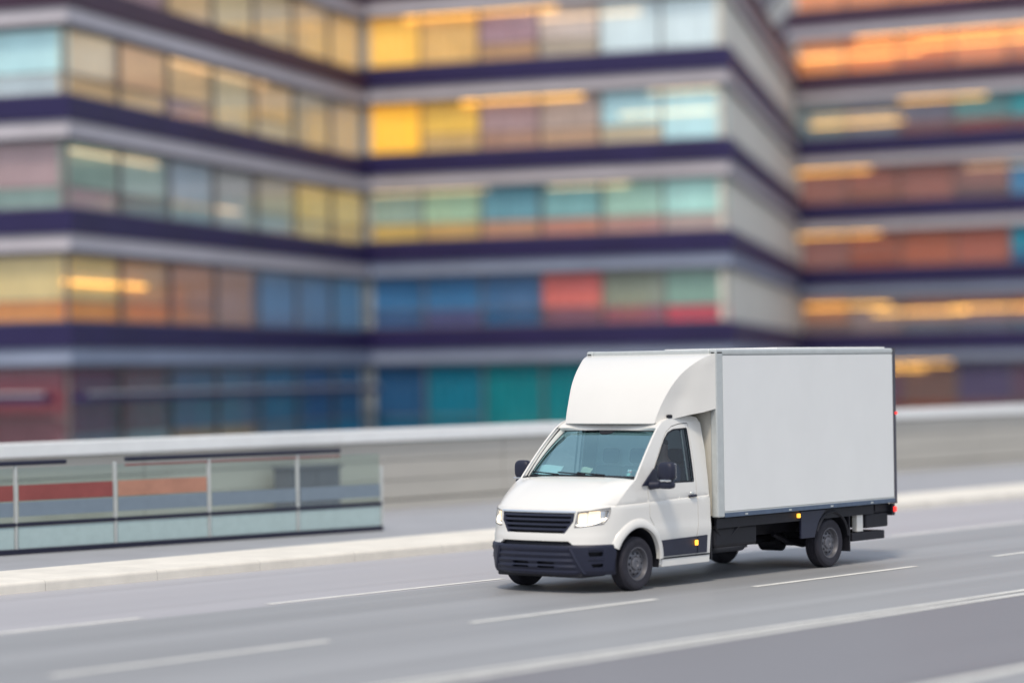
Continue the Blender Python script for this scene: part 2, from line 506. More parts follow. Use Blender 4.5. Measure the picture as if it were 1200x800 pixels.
def strip_lamp(bld, A, d, nrm, s0, s1, z, m, off=-0.11, th=0.05):
    Mx = Matrix(((d.x, nrm.x, 0, A.x), (d.y, nrm.y, 0, A.y), (0, 0, 1, 0), (0, 0, 0, 1)))
    mb = MB(); mb.box(s0, s1, off-0.03, off+0.03, z-th, z+th, Mx)
    return mb.build('strip_lamp', m, bld, bevel=0.01)

def offset_poly(P, o):
    n = len(P); out = []
    for i in range(n):
        a, b, c = P[i-1], P[i], P[(i+1) % n]
        d1 = (b-a).normalized(); d2 = (c-b).normalized()
        n1 = Vector((d1.y, -d1.x)); n2 = Vector((d2.y, -d2.x))
        bis = (n1+n2); k = o*2/max(0.2, bis.length_squared)
        out.append(b + bis*k)
    return out

def building(name, label, foot, zslab, storey, nlev, slab_t, facades, slab_m, band_m):
    """foot: counter-clockwise plan; facades: {edge index: (bays, rows)} rows from the ground up"""
    b = empty(name, label, 'building', group='office buildings behind the wall')
    rng = random.Random(len(label))
    outp = offset_poly(foot, 0.30)
    for k in range(nlev):
        zt = zslab + k*storey
        MB().prism([tuple(p) for p in outp], zt-slab_t, zt).build('floor_slab', slab_m(k), b, bevel=0.03, seg=1)
        lip = offset_poly(foot, 0.40)
        bd = offset_poly(foot, 0.17)
        MB().prism([tuple(p) for p in bd], zt-slab_t-0.52, zt-slab_t-0.003).build('fascia_band', band_m(k), b)
        hd = offset_poly(foot, 0.20)
        MB().prism([tuple(p) for p in hd], zt-slab_t-0.62, zt-slab_t-0.525).build('head_rail', M['frame'], b)
    core = offset_poly(foot, -0.75)
    MB().prism([tuple(p) for p in core], 0.0, zslab+(nlev-1)*storey-0.1).build('core_walls', M['core'], b)
    n = len(foot)
    for ei in range(n):
        A = foot[ei]; B = foot[(ei+1) % n]
        d = (B-A).normalized(); nrm = Vector((d.y, -d.x)); L = (B-A).length
        Mx = Matrix(((d.x, nrm.x, 0, A.x), (d.y, nrm.y, 0, A.y), (0, 0, 1, 0), (0, 0, 0, 1)))
        if ei not in facades:
            mb = MB(); mb.box(0.02, L-0.02, -0.3, 0.0, 0.0, zslab+(nlev-1)*storey-0.02, Mx); mb.build('wall', M['pale_wall'], b)
            continue
        bays, rows, lamps, base_glow = facades[ei]
        for k in range(nlev):
            z1 = zslab + k*storey - slab_t - 0.625
            z0 = 0.0 if k == 0 else zslab + (k-1)*storey
            row = rows[min(k, len(rows)-1)]
            for j in range(bays):
                s0 = L*j/bays; s1 = L*(j+1)/bays
                facade_window(b, A, d, nrm, s0, s1, z0+0.01, z1, row[min(j, len(row)-1)], rng, base_glow*(0.45, 0.75, 1, 1)[min(k, 3)])  # added curtain glow is weaker on the lower floors
        for (k, f0, f1, dz, kind) in lamps:
            z1 = zslab + k*storey - slab_t - 0.625
            strip_lamp(b, A, d, nrm, f0*L, f1*L, z1-dz, M['lamp_warm'] if kind else M['lamp_soft'], th=0.045 if kind else 0.028)
    return b

def W(c, lo=None, lit=0.0, frac=0.32): return (c, lo, lit, frac)

C1 = plan(-14.1, 83.0); I1 = plan(-6.1, 110.0); C2 = plan(8.6, 104.0); I2 = plan(15.4, 141.0)
fd = (rh*math.cos(R(20)) - fh*math.sin(R(20)))           # facade direction, seen left to right
P0 = C1 - fd*14.5
back = fh*24
# ---- left building: front (P0-C1), side (C1-I1)
tan = (200,165,120); peach = (205,160,120); cyan = (165,208,212); sage = (128,148,138); mauve = (150,125,125)
grey = (135,145,150); ochre = (208,170,98); olive = (180,160,110); orange = (215,130,65); brown = (160,118,92); slate = (92,115,138)
red = (170,38,48); rust = (150,80,66); plum = (100,62,80); navy = (42,78,118); blue = (52,98,136); teal = (0,112,118); gteal = (8,122,112)
pale = (185,202,204); salmon = (185,98,92); creamc = (198,192,175); beige = (176,168,150)
lrowsF = [
  [W((150,40,48), plum, .2, .5), W((150,40,48), rust, .2, .5), W(red, (120,70,70), .2, .5), W((160,40,48), rust, .25, .55), W((120,60,68), (115,75,80), .2, .5)],
  [W(olive, orange, .25), W(olive, orange, .25), W(olive, orange, .3), W((185,165,110), orange, .35), W(olive, orange, .3)],
  [W(sage), W(sage, mauve), W(sage, (150,120,110)), W((120,150,130), mauve), W(mauve, sage)],
  [W(cyan), W(cyan), W(cyan, pale, .12), W(cyan, (190,190,205), .15), W(cyan, pale, .12)],
  [W(slate), W(navy), W(slate), W((88,92,130)), W(slate)],
]
lrowsS = [
  [W(plum, (110,112,130)), W((105,78,85), grey), W((85,92,115), (150,120,95)), W((85,95,118), (155,125,95)), W((60,88,118), (90,100,120)), W(navy, (40,95,130)), W((40,85,120), (10,105,140))],
  [W(olive, orange, .2), W((170,135,100), (190,125,80), .15), W(brown, (180,125,90), .1), W((150,118,100)), W(slate), W(slate), W((80,115,140))],
  [W((120,138,125), mauve), W((135,150,140), (110,110,110)), W(grey, (120,130,130)), W((140,140,135)), W((150,140,120), grey), W(ochre, (190,175,130), .35), W(ochre, (185,165,120), .3)],
  [W((190,165,130), tan, .1), W(peach, tan, .15), W(tan, mauve, .1), W((180,165,130)), W(tan, beige, .1), W((160,148,125)), W((150,145,135))],
  [W(slate, tan), W(mauve), W(tan), W((185,165,125)), W((180,160,125)), W(tan), W(tan)],
]
b_left = building('office_building', 'left office block with dark slab edges and a long receding side of tan windows',
    [P0, C1, I1, I1+back*0.6, P0+back*2.0], 4.62, 3.62, 5, 0.80,
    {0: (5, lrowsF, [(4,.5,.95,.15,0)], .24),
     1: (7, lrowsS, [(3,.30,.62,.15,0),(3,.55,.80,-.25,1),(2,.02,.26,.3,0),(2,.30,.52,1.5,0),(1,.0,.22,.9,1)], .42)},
    lambda k: M['slab'] if k < 3 else M['slab_hazy'], lambda k: M['band_dark'] if k < 1 else M['band'])
# canopy over the ground floor
dcan = (I1-C1).normalized(); ncan = Vector((dcan.y, -dcan.x))
for (A, B) in ((P0, C1), (C1, I1)):
    d = (B-A).normalized(); nn = Vector((d.y, -d.x)); L = (B-A).length
    Mx = Matrix(((d.x, nn.x, 0, A.x), (d.y, nn.y, 0, A.y), (0, 0, 1, 0), (0, 0, 0, 1)))
    mb = MB(); mb.box(0.0, L-0.5, 0.10, 0.75, 2.08, 2.33, Mx); cn = mb.build('canopy', M['slab'], b_left, bevel=0.01)
    mb = MB(); mb.box(0.0, L-0.5, 0.70, 0.78, 2.335, 2.385, Mx); mb.build('white_edge', M['white_edge'], cn)

# ---- middle building: front (I1-C2), right side (C2-I2)
mrows = [
  [W((32,76,112), (12,95,125)), W((8,104,124), (0,112,130)), W(teal), W((0,112,118)), W((0,114,116)), W(gteal, (0,136,116))],
  [W(blue, (60,90,130)), W(blue, (80,80,120)), W((60,95,130), (40,90,130)), W(salmon, (125,85,100), .12), W((125,130,115), (150,85,100)), W((112,140,125), (190,60,75), .1)],
  [W(sage, (225,170,95), .2), W((140,165,140), (215,160,100), .15), W((92,135,145), (190,140,110), .1), W((110,150,150), (190,130,110), .1), W((140,170,155), (180,135,125)), W((150,188,178), (175,150,140))],
  [W((240,165,55), None, .75), W((225,165,75), (210,165,110), .4), W((150,125,125), (175,135,115)), W((158,140,130), (190,155,125), .1), W((160,190,195), (205,180,150), .15), W((165,205,212), None, .15)],
  [W((238,168,80), None, .6), W((215,160,100), None, .3), W((150,122,128), (190,150,110), .1), W((175,160,150), (185,170,150)), W((182,196,198), None, .12), W((185,205,205), None, .15)],
]
srows = [
  [W(slate), W(slate), W(slate)],
  [W((120,142,132)), W((128,142,138)), W((115,130,135))],
  [W((175,180,160)), W(beige), W((165,160,145))],
  [W((190,200,196)), W((188,192,182)), W(creamc)],
  [W((190,200,190)), W(creamc), W(creamc)],
]
b_mid = building('office_building', 'office block in the middle with amber lit windows above and teal glazing at street level',
    [I1, C2, I2, I2+back*0.5, I1+back*1.6], 4.72, 3.65, 5, 0.88,
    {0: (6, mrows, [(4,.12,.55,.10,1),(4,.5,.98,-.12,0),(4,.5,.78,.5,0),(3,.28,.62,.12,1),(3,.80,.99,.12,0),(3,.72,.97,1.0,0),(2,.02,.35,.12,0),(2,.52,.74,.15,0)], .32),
     },
    lambda k: M['slab'] if k < 4 else M['slab_hazy'], lambda k: M['band_dark'] if k < 2 else M['band'])

# ---- right building
P5 = I2 + (rh*math.cos(R(29)) - fh*math.sin(R(29)))*24
rrows = [
  [W((60,75,110)), W((90,62,80), (120,60,50)), W((100,75,70), (130,65,45), .1), W((70,60,90), (110,60,60)), W((85,60,82), (95,60,70)), W((80,60,85)), W(plum), W(plum)],
  [W((150,105,80), (120,100,100)), W((120,105,105)), W((130,100,95), (105,110,120)), W((125,95,95), (100,105,120)), W((130,90,85), (90,105,120)), W((130,95,85), slate), W(slate), W(slate)],
  [W((125,85,80)), W((138,82,66), (150,80,60), .1), W((145,82,62), None, .1), W((140,80,66)), W((30,118,138), (20,95,135)), W((35,125,140), (25,90,130)), W(slate), W(slate)],
  [W((130,88,80)), W((132,85,76), (140,90,75)), W((130,86,78)), W((125,90,85), (110,85,85)), W((62,108,140)), W((50,115,150)), W(slate), W(slate)],
  [W((95,108,112)), W((92,98,110)), W((95,95,108), (120,80,80)), W((85,120,120), (130,70,62)), W((62,132,136), (120,75,75)), W((60,150,165)), W(slate), W(slate)],
  [W((190,125,75), None, .15), W((195,115,62), None, .2), W((190,110,60), (185,105,65), .2), W((185,115,75), None, .2), W((185,120,85), (190,115,75), .2), W((120,150,155), (190,120,80), .1), W(tan), W(tan)],
  [W((200,125,80), None, .15)]*8,
]
b_right = building('office_building', 'farther office block at the right with brown and teal windows and orange strip lamps',
    [I2, P5, P5+fh*20, I2+fh*20], 4.62, 3.48, 7, 0.92,
    {0: (8, rrows, [(5,.15,.75,.15,1),(5,.02,.30,1.0,1),(5,.30,.75,.75,1),(4,.25,.45,.12,1),(4,.04,.24,.75,0),(4,.04,.26,1.15,1),
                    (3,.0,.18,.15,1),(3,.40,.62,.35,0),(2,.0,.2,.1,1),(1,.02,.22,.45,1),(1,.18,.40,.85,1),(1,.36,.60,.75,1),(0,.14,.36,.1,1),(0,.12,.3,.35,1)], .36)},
    lambda k: M['slab'] if k < 4 else M['slab_hazy'], lambda k: M['band_dark'] if k < 2 else M['band'])


# ================================================================== the box truck
# x runs back from the front axle, y<0 is the near side, z up
truck = empty('box_truck', 'white box truck with lit headlights and a roof air deflector, driving along the middle lane', 'truck')

AN = 3.0
A_TAB = [(.2,.86),(.3,.90),(.55,.93),(.62,.925),(.66,.90),(.8,.885),(.95,.865),(1.05,.84),(1.1,.81),(1.2,.80)]
HW_TAB = [(.2,.965),(.30,.98),(.62,1.0),(.9,1.004),(1.1,1.0),(1.35,.985),(1.7,.94),(2.03,.885),(2.15,.855),(2.30,.80)]
def aF(z): return smooth_tab(A_TAB, z)
def hwF(z): return smooth_tab(HW_TAB, z)
def frontmap(off=0.0):
    def f(th, z):
        w = abs(math.sin(th))**(2/AN); c = max(0.0, math.cos(th))**(2/AN)
        o = off(th, z) if callable(off) else off
        return (-(aF(z)+o)*c, math.copysign((hwF(z)+o)*w, th), z)
    return f
def thy(y, z=0.8):
    w = min(1.0, abs(y)/hwF(z)); return math.copysign(math.asin(w**(AN/2)), y)
def thx(x, z):
    c = min(1.0, -x/aF(z)); return math.acos(c**(AN/2))
TS = math.acos(0.5**(AN/2))

def zsh(x): return 1.105 + 0.026*(x+0.42)
def S(x, z, off=0.0):
    y = hwF(z)
    t = max(0, min(1, (z - zsh(x) + 0.006)/0.016))
    y -= 0.014*t*t*(3-2*t) + 0.016*math.exp(-((z-zsh(x))/0.0075)**2)
    # lower bulge of the door
    y += 0.012*math.exp(-((z-0.72)/0.09)**2)*(1 if x > 0 else 0)
    if x < 0:
        a = aF(z); c = min(1.0, -x/a); y *= (1-c**AN)**(1/AN)
    return y + off

def sidemap(sg, off=0.0):
    return lambda x, z: (x, sg*S(x, z, off), z)

# hood edge (crease) from the headlamp tip to the windscreen corner
xe0 = -0.5*aF(1.09); ze0 = 1.09
xe1, ze1 = 0.01, 1.415
def hood_edge(u):
    x = xe0 + (xe1-xe0)*u; z = ze0 + (ze1-ze0)*u + 0.035*math.sin(math.pi*u)
    return x, z

A_OUT = [(0.01,1.415),(0.17,1.60),(0.34,1.785),(0.50,1.945),(0.62,2.055),(0.74,2.135),(0.90,2.19),(1.15,2.215),(1.40,2.21),(1.53,2.19),(1.585,2.12)]

ARC = (0.0, 0.365, 0.46)
def arc_pts(r, a0, a1, n=16):
    return [(ARC[0]+r*math.cos(R(a0+(a1-a0)*k/n)), ARC[1]+r*math.sin(R(a0+(a1-a0)*k/n))) for k in range(n+1)]

# ---- side panels with the door opening
def round_poly(P, r, n=4):
    out = []
    for i, b in enumerate(P):
        a = Vector(P[i-1]); b = Vector(b); c = Vector(P[(i+1) % len(P)])
        u = (a-b); v = (c-b); rr = min(r, u.length*0.45, v.length*0.45)
        p = b+u.normalized()*rr; q = b+v.normalized()*rr
        for k in range(n+1):
            t = k/n
            out.append(tuple(p*(1-t)**2 + b*2*t*(1-t) + q*t*t))
    return out
door_poly = [(0.245,0.93),(0.245,1.335),(0.40,1.53),(0.565,1.745),(0.70,1.92),(0.80,2.02),(0.93,2.085),(1.10,2.115),(1.30,2.12),(1.315,1.6),(1.315,1.15),(1.31,0.80),(1.27,0.62),(1.27,0.285),(0.46,0.285),(0.455,0.45),(0.40,0.68),(0.31,0.84)]
win_poly = round_poly([(0.285,1.355),(0.43,1.545),(0.60,1.765),(0.73,1.925),(0.83,2.005),(0.96,2.045),(1.262,2.055),(1.268,1.345)], 0.025)
def shrink(P, d):
    n = len(P); out = []
    ar = sum(P[i][0]*P[(i+1)%n][1]-P[(i+1)%n][0]*P[i][1] for i in range(n))
    s = 1 if ar > 0 else -1
    for i in range(n):
        a, b, c = Vector(P[i-1]), Vector(P[i]), Vector(P[(i+1)%n])
        d1 = (b-a).normalized(); d2 = (c-b).normalized()
        n1 = Vector((-d1.y, d1.x))*s; n2 = Vector((-d2.y, d2.x))*s
        bs = n1+n2
        out.append(tuple(b + bs*(d*2/max(0.5, bs.length_squared))))
    return out
arcF = arc_pts(0.46, 8, 172)
side_outer = [(xe0, ze0)]
fr = [(-0.5*aF(z), z) for z in (1.04, .95, .85, .75, .68, .62)]
side_outer += fr + [(-0.452, 0.43)] + list(reversed(arcF)) + [(0.462, 0.28), (1.575, 0.28), (1.582, 0.62), (1.585, 1.2), (1.585, 2.12)] + list(reversed(A_OUT[:-1]))
side_outer += [hood_edge(u) for u in (0.85,0.7,0.55,0.4,0.25,0.12)]
shl = [[(x, zsh(x)+dz) for x in (-0.40,-0.1,0.2)] for dz in (-0.018, -0.008, 0.0, 0.008, 0.018)]
shl2 = [[(x, zsh(x)+dz) for x in (0.24,0.5,0.8,1.32)] for dz in (-0.018, -0.008, 0.0, 0.008, 0.018)]
shl3 = [[(x, zsh(x)+dz) for x in (1.32,1.45,1.58)] for dz in (-0.018, -0.008, 0.0, 0.008, 0.018)]
for sg in (-1, 1):
    inw = lambda x, y, z, s=sg: (0, -s*0.03, 0)
    side = patch(side_outer, sidemap(sg), [door_poly], 0.05, shl + shl3, rim=inw).build('cab_side', M['paint'], truck, smooth=35, merge=1e-5)
    patch(shrink(side_outer, 0.03), sidemap(sg, -0.05), [shrink(win_poly, 0.0)], 0.12).build('inner_lining', M['dark_trim'], side, smooth=35)
    dr = patch(shrink(door_poly, 0.010), sidemap(sg), [win_poly], 0.05, shl2, rim=inw).build('door', M['paint'], truck, smooth=35, merge=1e-5)
    patch(shrink(win_poly, -0.004), sidemap(sg, -0.016), [], 0.08).build('window_glass', M['door_glass'], dr, smooth=60)
    patch(shrink(win_poly, -0.003), sidemap(sg, 0.003), [shrink(win_poly, 0.016)], 0.05, rim=lambda x, y, z, s=sg: (0, -s*0.014, 0)).build('window_seal', M['black'], dr, smooth=40)
    # divider bar towards the rear of the glass
    mb = MB(); mb.extr([(1.135,1.35),(1.155,1.35),(1.150,2.045),(1.130,2.045)], sidemap(sg, -0.004), sidemap(sg, -0.02)); mb.build('window_bar', M['interior'], dr)
    # handle
    hb = MB(); hb.tube([(1.13, sg*(S(1.13,1.165)+0.004), 1.158), (1.15, sg*(S(1.15,1.165)+0.032), 1.16), (1.255, sg*(S(1.25,1.165)+0.032), 1.164), (1.275, sg*(S(1.27,1.165)+0.004), 1.165)], 0.016, 8)
    hb.build('handle', M['plastic'], dr, smooth=60)
    hb = MB(); rows = []
    for k in range(5):
        t = k/4*math.pi/2
        rows.append([(1.20+0.038*math.cos(t)*math.cos(a), sg*(S(1.2,1.19)+0.022*math.sin(t)), 1.192+0.034*math.cos(t)*math.sin(a)) for a in [2*math.pi*s/14 for s in range(14)]])
    hb.grid(rows, close=True).build('key_cover', M['alu'], dr, smooth=60)
    # mouldings
    patch([(0.475,0.405),(0.462,0.52),(0.425,0.615),(1.262,0.628),(1.262,0.405)], sidemap(sg, 0.016), [], 0.06, rim=lambda x, y, z, s=sg: (0, -s*0.03, 0)).build('side_moulding', M['moulding'], dr, smooth=35)
    patch([(1.279,0.405),(1.279,0.628),(1.49,0.632),(1.49,0.405)], sidemap(sg, 0.016), [], 0.06, rim=lambda x, y, z, s=sg: (0, -s*0.03, 0)).build('side_moulding', M['moulding'], side, smooth=35)
    # sill step and the dark gap line above it
    MB().box(0.50, 1.555, min(sg*0.955, sg*1.0), max(sg*0.955, sg*1.0), 0.268, 0.372).build('sill', M['paint'], truck, bevel=0.012)
    MB().box(0.49, 1.565, min(sg*0.98, sg*1.008), max(sg*0.98, sg*1.008), 0.374, 0.388).build('sill_gap', M['black'], side)
    mk = empty('marker_lamp', parent=truck, loc=(1.225, sg*1.035, 0.545))
    MB().box(-0.024, 0.024, -0.012 if sg < 0 else -0.02, 0.02 if sg < 0 else 0.012, -0.036, 0.036).build('lamp_lens', M['amber'], mk, bevel=0.01)
    # wheel-arch flare
    rows = []
    for k in range(33):
        a = R(2 + 176*k/32)
        row = []
        for (rr, o) in ((0.445,-0.03),(0.447,0.028),(0.462,0.036),(0.50,0.034),(0.535,0.022),(0.560,0.002),(0.566,-0.02)):
            x = ARC[0] + rr*math.cos(a)*0.985; z = ARC[1] + rr*math.sin(a)
            row.append((x, sg*(S(max(x, -0.60), z)+o), z))
        rows.append(row)
    MB().grid(rows[:-4] if True else rows).build('wheel_arch', M['paint'], truck, smooth=40)
    # inner wheel housing
    rows = []
    for yy in (sg*0.62, sg*0.985):
        rows.append([(0.452*math.cos(R(-12+204*k/24)), yy, 0.365+0.452*math.sin(R(-12+204*k/24))) for k in range(25)])
    mb = MB().grid(rows)
    i = len(mb.v); mb.v += rows[0]; mb.f.append(tuple(range(i, i+25)))
    mb.build('wheel_housing', M['black'], truck, smooth=50)

# ---- nose: white front, hood
def hp(y, z): return (thy(y, z), z)
def mir(P): return [(-t, z) for t, z in reversed(P)]
hl_near = [hp(0.625,1.035), (R(50),1.068), (R(63.5),1.088), (R(64),1.03), (R(62.5),0.955), (R(57),0.88), hp(0.66,0.845), hp(0.60,0.84), hp(0.612,0.93)]
grille_poly = [hp(-0.595,1.022), hp(0.595,1.022), hp(0.585,0.915), hp(0.475,0.765), hp(-0.475,0.765), hp(-0.585,0.915)]
ztop = lambda th: 1.075 + 0.015*(abs(th)/TS)**2
front_outer = [(TS*k/10, ztop(TS*k/10)) for k in range(-10, 11)] + [(TS, z) for z in (1.04,.95,.85,.75,.68,.62)] + \
    [hp(0.60,0.622), hp(0.53,0.668), hp(-0.53,0.668), hp(-0.60,0.622)] + [(-TS, z) for z in (.62,.68,.75,.85,.95,1.04)]
front_rim = lambda x, y, z: (0.035*math.cos(math.atan2(y, -x)), -0.035*math.sin(math.atan2(y, -x)), 0)
nose = patch(front_outer, frontmap(lambda th, z: 0.012*math.exp(-((z-0.70)/0.05)**2)*(1-(abs(th)/TS)**4)), [hl_near, mir(hl_near), grille_poly], (0.07, 0.035), rim=front_rim).build('nose_panel', M['paint'], truck, smooth=35, merge=1e-5)

def hood_pt(u, v, dz=0.0):
    xe, ze = hood_edge(u); ye = S(xe, ze) - 0.002
    y = v*ye
    xf = -aF(1.09)*(1-min(1, abs(y)/hwF(1.09))**AN)**(1/AN) if abs(y) < hwF(1.09) else 0
    xc0 = -aF(1.09); zc0 = ztop(0)
    # centre line
    xb = 0.055 - 0.05*0 ; zb = 1.445
    back_x = xb + (xe1-xb)*abs(v)**3; back_z = zb + (ze1-zb)*abs(v)**3
    # front edge at this v
    ye0 = S(xe0, ze0)
    yy = min(abs(v)*ye0, hwF(1.09)*0.999)
    fx = -aF(1.09)*(1-(yy/hwF(1.09))**AN)**(1/AN); fz = 1.075 + 0.015*abs(v)**3
    x = fx + (back_x-fx)*u; z = fz + (back_z-fz)*u
    # lift towards the edge curve
    z += (0.060*(1-abs(v)**4) + 0.035*abs(v)**4)*math.sin(math.pi*u)**0.9 if 0 < u < 1 else 0
    # two soft power creases
    z += 0.012*math.exp(-((abs(v)-0.72)/0.10)**2)*math.sin(math.pi*u)
    return (x, y, z+dz)
rows = [[hood_pt(u/24, v/20) for v in range(-20, 21)] for u in range(25)]
rows.insert(0, [(p[0]+0.004, p[1], p[2]-0.035) for p in rows[0]])
MB().grid(rows).build('hood', M['paint'], truck, smooth=45)
MB().grid([[hood_pt(0, v/20, -0.003) for v in range(-20, 21)], [tuple(Vector(hood_pt(0, v/20, -0.013)) + Vector((-0.002,0,0))) for v in range(-20, 21)]]).build('hood_gap', M['black'], nose)

# grille
gr = patch(grille_poly, frontmap(-0.075), [], (0.12, 0.06)).build('grille', M['black'], truck, smooth=60)
def bar(z0, z1, y0, y1, o0, o1, m, nm, par, n=24, bev=0.004):
    mb = MB(); rows = []
    for k in range(n+1):
        y = y0+(y1-y0)*k/n
        rows.append([frontmap(o)(thy(y, z), z) for (o, z) in ((o0,z0),(o1,z0+0.3*(z1-z0)),(o1,z1),(o0,z1))])
    mb.grid(rows, close=True)
    mb.f.append((0,1,2,3)); j = n*4; mb.f.append((j,j+1,j+2,j+3))
    return mb.build(nm, m, par, smooth=40)
for z0, z1, yw in ((0.968,1.010,0.592),(0.910,0.950,0.584),(0.850,0.888,0.545),(0.790,0.828,0.500)):
    bar(z0, z1, -yw, yw, -0.06, -0.008, M['moulding'], 'grille_slat', gr)
bar(1.024, 1.052, -0.60, 0.60, -0.02, 0.012, M['chrome'], 'chrome_strip', gr)
for s in (-1, 1):
    mb = MB(); P = [hp(s*0.595,1.02), hp(s*0.585,0.915), hp(s*0.475,0.765), hp(s*0.445,0.765), hp(s*0.55,0.915), hp(s*0.555,1.02)]
    mb.extr(P, frontmap(-0.06), frontmap(-0.003)); mb.build('grille_frame', M['moulding'], gr, smooth=30)

# headlamps
for s in (-1, 1):
    poly = hl_near if s > 0 else mir(hl_near)
    hd = empty('headlight', parent=truck)
    patch(shrink(poly, -0.004), frontmap(-0.07), [], (0.08, 0.04), rim=lambda x, y, z: (-0.065*math.cos(math.atan2(y,-x)), 0.065*math.sin(math.atan2(y,-x)), 0)).build('housing', M['lamp_house'], hd, smooth=40)
    patch(poly, frontmap(0.001), [], (0.06, 0.04)).build('lens', M['lens'], hd, smooth=60)
    patch(shrink(poly, -0.002), frontmap(0.003), [shrink(poly, 0.010)], (0.06, 0.04)).build('lens_edge', M['dark_trim'], hd, smooth=60)
    # lit projector blocks and a day-running strip along the lower edge
    for (a, b, z0, z1, mm) in ((0.640,0.742,0.893,1.022,'lamp_on'),(0.757,0.868,0.900,1.045,'lamp_on')):
        mb = MB(); P = round_poly([hp(s*a,z0), hp(s*b,z0+0.006), hp(s*b,z1), hp(s*a,z1-0.008)], 0.02)
        mb.extr(P, frontmap(-0.060), frontmap(-0.035)); mb.build('lamp', M[mm], hd, smooth=40)
    mb = MB(); rows = []
    for k in range(15):
        t = k/14
        th = thy(0.63,0.88) + (R(61)-thy(0.63,0.88))*t; z = 0.868 + 0.085*t**2.2
        rows.append([frontmap(-0.03)(s*th, z-0.009), frontmap(-0.012)(s*th, z), frontmap(-0.03)(s*th, z+0.009)])
    mb.grid(rows).build('daylight_strip', M['drl'], hd, smooth=60)

# bumper
def bump_off(th, z):
    y = abs(hwF(z)*abs(math.sin(th))**(2/AN))
    o = 0.022
    if z < 0.575:
        k = max(0, min(1, (0.66 - 0.25*max(0, (z-0.3)) - y)/0.03))
        o -= k*0.016*(0.5+0.5*math.cos(2*math.pi*(z-0.30)/0.075))
        o += 0.0
    if z > 0.60: o -= 0.5*(z-0.60)
    if z < 0.28: o -= 0.35*(0.28-z)
    return o
TB = R(71.5)
bo = [(-TB+2*TB*k/24, 0.235) for k in range(25)] + [(TB, z) for z in (.30,.40,.50,.58,.622)] + [hp(0.60,0.625), hp(0.53,0.612)] + [hp(y,0.612) for y in (.3,0,-.3)] + [hp(-0.53,0.612), hp(-0.60,0.625)] + [(-TB, z) for z in (.622,.58,.50,.40,.30)]
vents = []
for s in (-1, 1):
    for z0, z1 in ((0.325,0.352),(0.372,0.410)):
        P = [hp(s*0.07,z0), hp(s*0.34,z0), hp(s*0.34,z1), hp(s*0.07,z1)]
        vents.append(round_poly(P if s > 0 else list(reversed(P)), 0.012, 2))
    for z0, z1, a0, a1 in ((0.475,0.535,44,57.5),(0.335,0.385,47,57.5)):
        P = [(R(s*a0),z0),(R(s*a1),z0+0.004),(R(s*(a1+0.5)),z1),(R(s*(a0-1.5)),z1-0.004)]
        vents.append(round_poly(P if s > 0 else list(reversed(P)), 0.015, 2))
bp_ = patch(bo, frontmap(bump_off), vents, (0.05, 0.0125), rim=front_rim).build('bumper', M['plastic'], truck, smooth=32, merge=1e-5)
patch([(-TB,0.25),(TB,0.25),(TB,0.60),(thy(.62),0.665),(-thy(.62),0.665),(-TB,0.60)], frontmap(-0.045), [], (0.1,0.08)).build('bumper_backing', M['black'], bp_, smooth=60)
for s in (-1, 1):
    mb = MB()
    for z in (0.435, 0.56):
        rows = []
        for k in range(9):
            th = R(s*(43+15.5*k/8))
            rows.append([frontmap(0.018)(th, z-0.008), frontmap(0.033)(th, z), frontmap(0.018)(th, z+0.008)])
        mb.grid(rows)
    mb.build('corner_rib', M['plastic'], bp_, smooth=50)
    # slanted divider between centre and corner
    rows = []
    for k in range(9):
        t = k/8; y = 0.56 + 0.14*t; z = 0.585 - 0.33*t
        rows.append([frontmap(0.02)(s*thy(y-0.02, z), z), frontmap(0.036)(s*thy(y, z), z), frontmap(0.02)(s*thy(y+0.03, z), z)])
    MB().grid(rows).build('divider_rib', M['plastic'], bp_, smooth=50)
MB().box(-0.55, 1.57, -0.62, 0.62, 0.275, 0.34).build('cab_floor', M['chassis'], truck)
MB().box(0.50, 1.57, -0.95, 0.95, 0.345, 0.40).build('cab_floor', M['chassis'], truck)
# undertray behind the bumper, engine bay floor
MB().box(-0.80, -0.30, -0.70, 0.70, 0.20, 0.27).build('undertray', M['chassis'], truck, bevel=0.02)

# ---- windscreen, pillars, roof
def scr(t, v):
    """t 0..1 bottom to top, v -1..1"""
    bx, bz, by = 0.07 + 0.05*v*v, 1.445 - 0.012*v*v, 0.905
    tx, tz, ty = 0.710 + 0.045*v*v, 2.035 - 0.015*v*v, 0.785
    bul = 0.03*math.sin(math.pi*t)
    return (bx+(tx-bx)*t - bul*0.7, v*(by+(ty-by)*t), bz+(tz-bz)*t + bul*0.7)
ws = MB().grid([[scr(t/12, v/12) for v in range(-12, 13)] for t in range(13)]).build('windscreen', M['screen'], truck, smooth=60)
def offs(p, d=0.003): return (p[0]-d*0.7, p[1], p[2]+d*0.7)
fr_ = []
for (t0, t1) in ((0, 0.030), (0.982, 1.0)):
    fr_.append([[offs(scr(t0, v/12)) for v in range(-12, 13)], [offs(scr(t1, v/12)) for v in range(-12, 13)]])
for (v0, v1) in ((-1, -0.98), (0.98, 1)):
    fr_.append([[offs(scr(0.035+0.92*t/12, v0)), offs(scr(0.035+0.92*t/12, v1))] for t in range(13)])
mb = MB()
for g in fr_: mb.grid(g)
mb.grid([[offs(scr(0.982 - 0.085*(1-((k-6)/6)**2)**0.5*1.0, 0.02+(k-6)/6*0.17)) for k in range(13)], [offs(scr(0.982, 0.02+(k-6)/6*0.17)) for k in range(13)]])
mb.build('screen_border', M['black'], ws, smooth=60)
